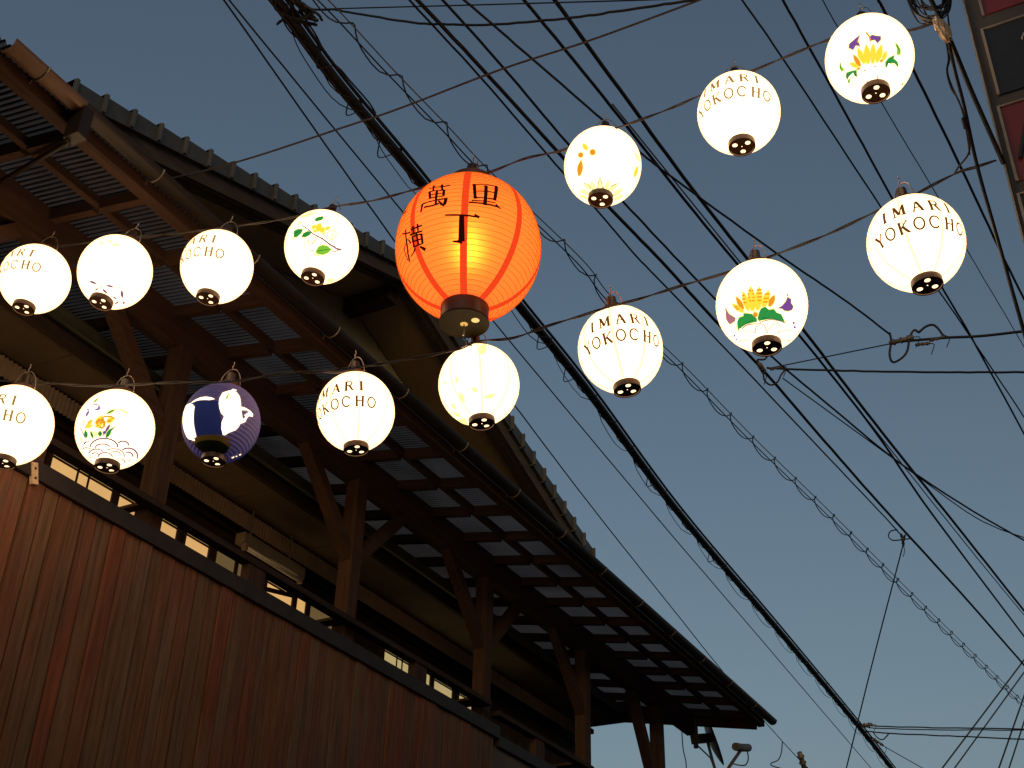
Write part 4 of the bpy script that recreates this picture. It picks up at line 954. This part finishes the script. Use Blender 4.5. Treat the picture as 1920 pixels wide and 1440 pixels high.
# spiral wire: two messengers wrapped by a loose helix
SPT = [(560,-55),(640,25),(735,128),(840,237),(920,322),(1090,485),(1150,560),(1280,683),(1415,822),(1557,960),(1740,1142),(1920,1317)]
sp_ = smooth_path(zpts(SPT, 6.35), 10); sp_.insert(0, sp_[0]+(sp_[0]-sp_[1]).normalized()*8); sp_.append(sp_[-1]+(sp_[-1]-sp_[-2]).normalized()*7)
spi = thing('spiral_wire', 'overhead wire wrapped in a loose spiral, crossing the sky from top left to bottom right', 'cable', sp_[0], GP)
part('messenger', MB().tube(sp_, .0036, 5), M['cablegrey'], spi, sp_[0], True)
part('drop_wire', MB().tube(offs(sp_, .040, -.005), .0042, 5), M['cable'], spi, sp_[0], True)
part('spiral', MB().tube(helix([p for p in sp_ if p.x < 22], .034, .40, .004, .4, .03, .042, .024, -.008, .55), .0042, 5), M['cable'], spi, sp_[0], True)

# crossing wires
XS_ = 3.45
cable('crossing_cable', 'bare cord with no lanterns, strung above the upper lantern string', [onX(x_, y_, XS_) for x_, y_ in [(0,382),(167,363),(333,332),(467,297),(640,240),(750,203),(940,130),(1100,78),(1280,12),(1330,-8)]], .005, 'flex', GX_, ext=(.6,.6))
cable('crossing_cable', 'thin straight wire near the top edge, right of the bundle splice', [onX(x_, y_, 3.9) for x_, y_ in [(566,19),(640,16),(900,9),(1207,0),(1290,-4)]], .004, group=GX_, ext=(0,.6))
cable('crossing_cable', 'sagging cable near the top edge, tied to the bundle splice', [onX(x_, y_, 3.9) for x_, y_ in [(553,-2),(568,6),(588,18),(625,18),(660,24),(773,42),(860,46),(940,45),(1073,33),(1180,18),(1280,3),(1330,-6)]], .0068, group=GX_, ext=(0,.5), wob=.002)
n1 = onZ(1692, 633, 6.6)
cable('crossing_cable', 'cable leaving the hanging splice for the right edge, upper of two nearly level ones', [onX(x_, y_, n1.x) for x_, y_ in [(1692,640),(1740,636),(1776,633),(1840,630),(1920,621)]], .0095, group=GX_, ext=(0,3))
cable('jumper_cable', 'arched jumper cable over the hanging splice', [onX(x_, y_, n1.x) for x_, y_ in [(1722,624),(1735,613),(1748,609),(1758,615),(1768,628),(1778,633)]], .0085, group=GX_, n=6)
cable('jumper_cable', 'deep drooping jumper loop left of the hanging splice', [onX(x_, y_, n1.x) for x_, y_ in [(1668,624),(1671,640),(1668,664),(1674,679),(1690,672),(1701,658),(1706,632),(1714,619),(1722,623)]], .0085, group=GX_, n=6)
cable('crossing_cable', 'thin guy wire between the two hanging nodes', [onZ(1440,691,6.7), onX(1692,640,n1.x)], .0045, group=GX_)
n2 = onZ(1430, 693, 6.7)
cable('crossing_cable', 'cable leaving the thick twisted cable for the right edge, lower of two nearly level ones', [onX(x_, y_, n2.x) for x_, y_ in [(1438,690),(1480,692),(1620,696),(1780,698),(1920,698)]], .0078, group=GX_, ext=(0,3), wob=.0015)
cable('jumper_cable', 'small jumper loop under the node on the thick twisted cable', [onX(x_, y_, n2.x) for x_, y_ in [(1431,700),(1434,714),(1446,722),(1458,716),(1464,704),(1472,693)]], .007, group=GX_, n=6)
cable('jumper_cable', 'short jumper from the lotus lantern cable down to the node', [onX(x_, y_, n2.x) for x_, y_ in [(1440,666),(1433,674),(1420,675),(1428,686),(1432,694)]], .007, group=GX_, n=6)
def connector(label, c, d, ln, r_):
    r_ *= .75
    d = Vector(d).normalized(); t = thing('wire_clamp', label, 'wire clamp', c, 'wire clamps on the overhead cables')
    part('barrel', MB().tube([c-d*ln, c+d*ln], r_, 8), M['signframe'], t, c, True)
    for k in (-.6, 0, .6): part('band', MB().tube([c+d*(ln*k-.006), c+d*(ln*k+.006)], r_*1.45, 8), M['cablegrey'], t, c)
    part('tail', MB().tube(smooth_path([c+d*ln, c+d*ln*1.5+Vector((0,0,-.02)), c+d*ln*1.3+Vector((0,.02,-.09))], 5), .0035, 5), M['cable'], t, c)
    return t
connector('wire clamp of the hanging splice right of the lotus lantern', onX(1690,638,n1.x), (0,-1,.03), .085, .022)
connector('slim wire clamp on the cable just right of the hanging splice', onX(1757,635,n1.x), (0,-1,.03), .055, .012)
connector('wire clamp tucked under the hanging splice', onX(1730,645,n1.x), (0,-1,-.15), .05, .013)
connector('wire clamp on the thick twisted cable below the lotus lantern', onZ(1428,690,6.68), (1,0,0), .07, .02)
connector('slim wire clamp at the start of the lower level cable', onX(1456,690,n2.x), (0,-1,0), .05, .011)
n3 = onZ(1694, 1008, 6.7)
cable('jumper_cable', 'round jumper loop on the cable node in the lower right sky', [onX(x_, y_, n3.x) for x_, y_ in [(1683,993),(1670,996),(1666,1006),(1674,1013),(1690,1012),(1706,1010)]], .006, group=GX_, n=6)
connector('wire clamp on the cable node in the lower right sky', onX(1692,1012,n3.x), (.2,0,-1), .06, .015)
cable('drop_wire', 'steep drop wire from the node in the lower right sky to the bottom edge', [n3, onX(1693,1022,n3.x), onX(1640,1226,n3.x+.6), onX(1587,1440,n3.x+1.2)], .0062, group=GX_, ext=(0,3))
n4 = onZ(1615, 1362, 6.5)
for lab, pts, r_ in [('upper of three level wires leaving the bundle near the bottom edge', [(1618,1358),(1640,1361),(1730,1364),(1920,1367)], .0085),
                     ('middle of three level wires leaving the bundle near the bottom edge', [(1620,1362),(1640,1365),(1730,1368),(1920,1369)], .007),
                     ('lowest of three level wires leaving the bundle near the bottom edge', [(1622,1371),(1645,1373),(1667,1375),(1780,1380),(1920,1386)], .0085)]:
    cable('crossing_cable', lab, [onX(x_, y_, n4.x) for x_, y_ in pts], r_, group=GX_, ext=(0,5), wob=.003)
cable('jumper_cable', 'jumper loop hanging from the lowest level wire by the bundle', [onX(x_, y_, n4.x) for x_, y_ in [(1637,1373),(1645,1383),(1654,1387),(1661,1382),(1667,1375)]], .008, group=GX_, n=6)
connector('wire clamp where three level wires leave the bundle', onX(1621,1360,n4.x), (0,-1,0), .10, .03)
connector('small wire clamp beside the bundle below the level wires', onX(1646,1391,n4.x), (.2,-.7,-.6), .08, .02)
cable('drop_wire', 'faint thin wire leaving the bundle towards the bottom edge', [onX(1630,1381,n4.x), onX(1652,1396,n4.x), onX(1733,1442,n4.x)], .0055, group=GX_, ext=(0,3))
for lab, a, b, r_ in [('left of four slanting wires in the bottom right corner', (1925,1231), (1767,1440), .013), ('second of four slanting wires in the bottom right corner', (1925,1254), (1790,1440), .012),
                      ('third of four slanting wires in the bottom right corner', (1922,1300), (1873,1440), .012), ('rightmost of four slanting wires in the bottom right corner', (1922,1348), (1892,1440), .011)]:
    cable('crossing_cable', lab, [onX(*a, 20.0), onX(*b, 19.5)], r_, group=GX_, ext=(4,5))
# end of the thin cable: strain clamp by the canopy end
e0 = onZ(1505, 1430, 6.5)
connector('large strain clamp at the bottom edge, right of the dish', e0, (.7,0,-.7), .16, .05)
cable('jumper_cable', 'loose thin wire hanging from the cable right of the canopy end', [onX(x_, y_, e0.x) for x_, y_ in [(1467,1391),(1465,1411),(1459,1425),(1446,1431),(1448,1436),(1465,1441)]], .008, group=GX_, n=6)
cable('hanging_wire', 'thin wire hanging below the canopy beam left of the dish', [onY(x_, y_, 4.7) for x_, y_ in [(1278,1362),(1279,1380),(1281,1405),(1286,1428),(1287,1450)]], .006, group='loose wires on the house')

# coil of cable above the sign end of the upper string
C0 = onX(1752, 10, 3.5)
coil = thing('cable_coil', 'tangled coil of dark cable hanging at the top edge beside the projecting sign', 'cable coil', C0)
rnd = random.Random(11)
for k in range(11):
    w0 = rnd.uniform(1694, 1722); w1 = rnd.uniform(1768, 1785); dp = rnd.uniform(14, 46); X_ = 3.5+rnd.uniform(-.04,.04)
    pts = [onX(w0, -14, X_), onX(w0+(w1-w0)*.22, dp*.62, X_), onX((w0+w1)/2+rnd.uniform(-6,10), dp, X_), onX(w1-6, dp*.55, X_), onX(w1, -14, X_)]
    part('coil_turn', MB().tube(smooth_path(pts, 8), rnd.uniform(.0026,.0046), 5), M['flex'] if k % 2 else M['cable'], coil, C0, True)
part('down_lead', MB().tube(smooth_path([onX(1776,20,3.5), onX(1780,60,3.5), onX(1776,90,3.5), onX(1780,112,3.5), onX(1776,132,3.5), onX(1783,158,3.5), onX(1800,196,3.5), onX(1812,232,3.51), onX(1818,272,3.52), onX(1814,292,3.53), onX(1798,312,3.55), onX(1790,325,3.56)], 6), .0034, 5), M['flex'], coil, C0, True)
part('down_lead', MB().tube(smooth_path([onX(1774,80,3.49), onX(1778,110,3.49), onX(1775,134,3.49), onX(1783,165,3.5), onX(1798,190,3.5), onX(1808,225,3.51), onX(1815,265,3.52), onX(1818,290,3.53)], 6), .003, 5), M['flex'], coil, C0, True)
part('tie', MB().tube([onX(1806,222,3.505), onX(1811,240,3.51)], .008, 6), M['cable'], coil, C0)
# pale crumpled wrap on the coil
bm = bmesh.new(); bmesh.ops.create_icosphere(bm, subdivisions=3, radius=1.0)
wc = onX(1767, 55, 3.46); dn_ = (onX(1782,78,3.46)-onX(1756,36,3.46)); hl = dn_.length/2; dn_.normalize(); sx_ = dn_.cross(Vector((1,0,0))).normalized()
for v in bm.verts:
    c = v.co.copy(); k = 1+.28*math.sin(7*c.x+2*c.z)*math.cos(6*c.y)+rnd.uniform(-.10,.10)
    v.co = wc + dn_*(c.z*hl*k) + sx_*(c.x*.021*k) + Vector((1,0,0))*(c.y*.016*k)
me = bpy.data.meshes.new('plastic_wrap'); bm.to_mesh(me); bm.free(); me.materials.append(M['pale'])
for v in me.vertices: v.co -= wc
pw_ = link('plastic_wrap', me); pw_.location = wc
tag(pw_, 'peach coloured crumpled plastic wrap tied round the hanging cables at top right', 'plastic wrap')

# lamp strings: twisted flex from socket to socket
def lamp_string(label, pts, tops):
    P = smooth_path(pts, 10); base = P[0]
    t = thing('lamp_string', label, 'lamp string', base, 'flex cords that carry the lanterns')
    part('flex', MB().tube(helix(P, .0032, .34, .003, 0, .03), .0031, 5), M['flex'], t, base, True)
    part('flex', MB().tube(helix(P, .0032, .34, .003, math.pi, .03), .0031, 5), M['flex'], t, base, True)
    for p in tops:
        q = min(P, key=lambda v: (v-p).length)
        part('lead', MB().tube(smooth_path([q, (q+p)/2+Vector((.0,.0,-.012)), p], 5), .0032, 5), M['flex'], t, base, True)
    return t
def on_plane(x_, y_, pa, pb):               # vertical plane through two lantern positions
    n_ = Vector((pb.y-pa.y, pa.x-pb.x, 0)).normalized(); d = ray(x_, y_); return CAM + d*((pa+Vector((.13,0,0))-CAM).dot(n_)/d.dot(n_))
pa, pb = L1.top, L7.top
SA = [(-30,478),(40,470),(97,463),(175,454),(265,443),(340,437),(425,426),(500,416),(555,406),(625,388),(700,376),(790,352),(880,330),(920,322),(985,297),(1057,281),(1110,256),(1180,232),(1250,206),(1310,180),(1395,140),(1470,108),(1560,72),(1640,50),(1700,57),(1760,40)]
lamp_string('upper brown flex cord carrying lanterns from the canopy to the coil at top right', [on_plane(x_, y_, pa, pb) for x_, y_ in SA], tops_A+[LR.m @ Vector((.03,0,zc+.12))])
pa, pb = M1.top, M8.top
SB = [(-40,712),(40,716),(100,719),(170,724),(235,722),(330,717),(430,716),(530,700),(600,697),(660,690),(740,678),(850,657),(895,640),(960,634),(1030,610),(1090,592),(1140,576),(1200,560),(1280,535),(1360,512),(1415,492),(1460,475),(1550,440),(1640,398),(1700,372),(1790,326),(1830,313),(1872,299)]
lamp_string('lower brown flex cord carrying lanterns from the house to the projecting sign', [on_plane(x_, y_, pa, pb) for x_, y_ in SB], tops_B)
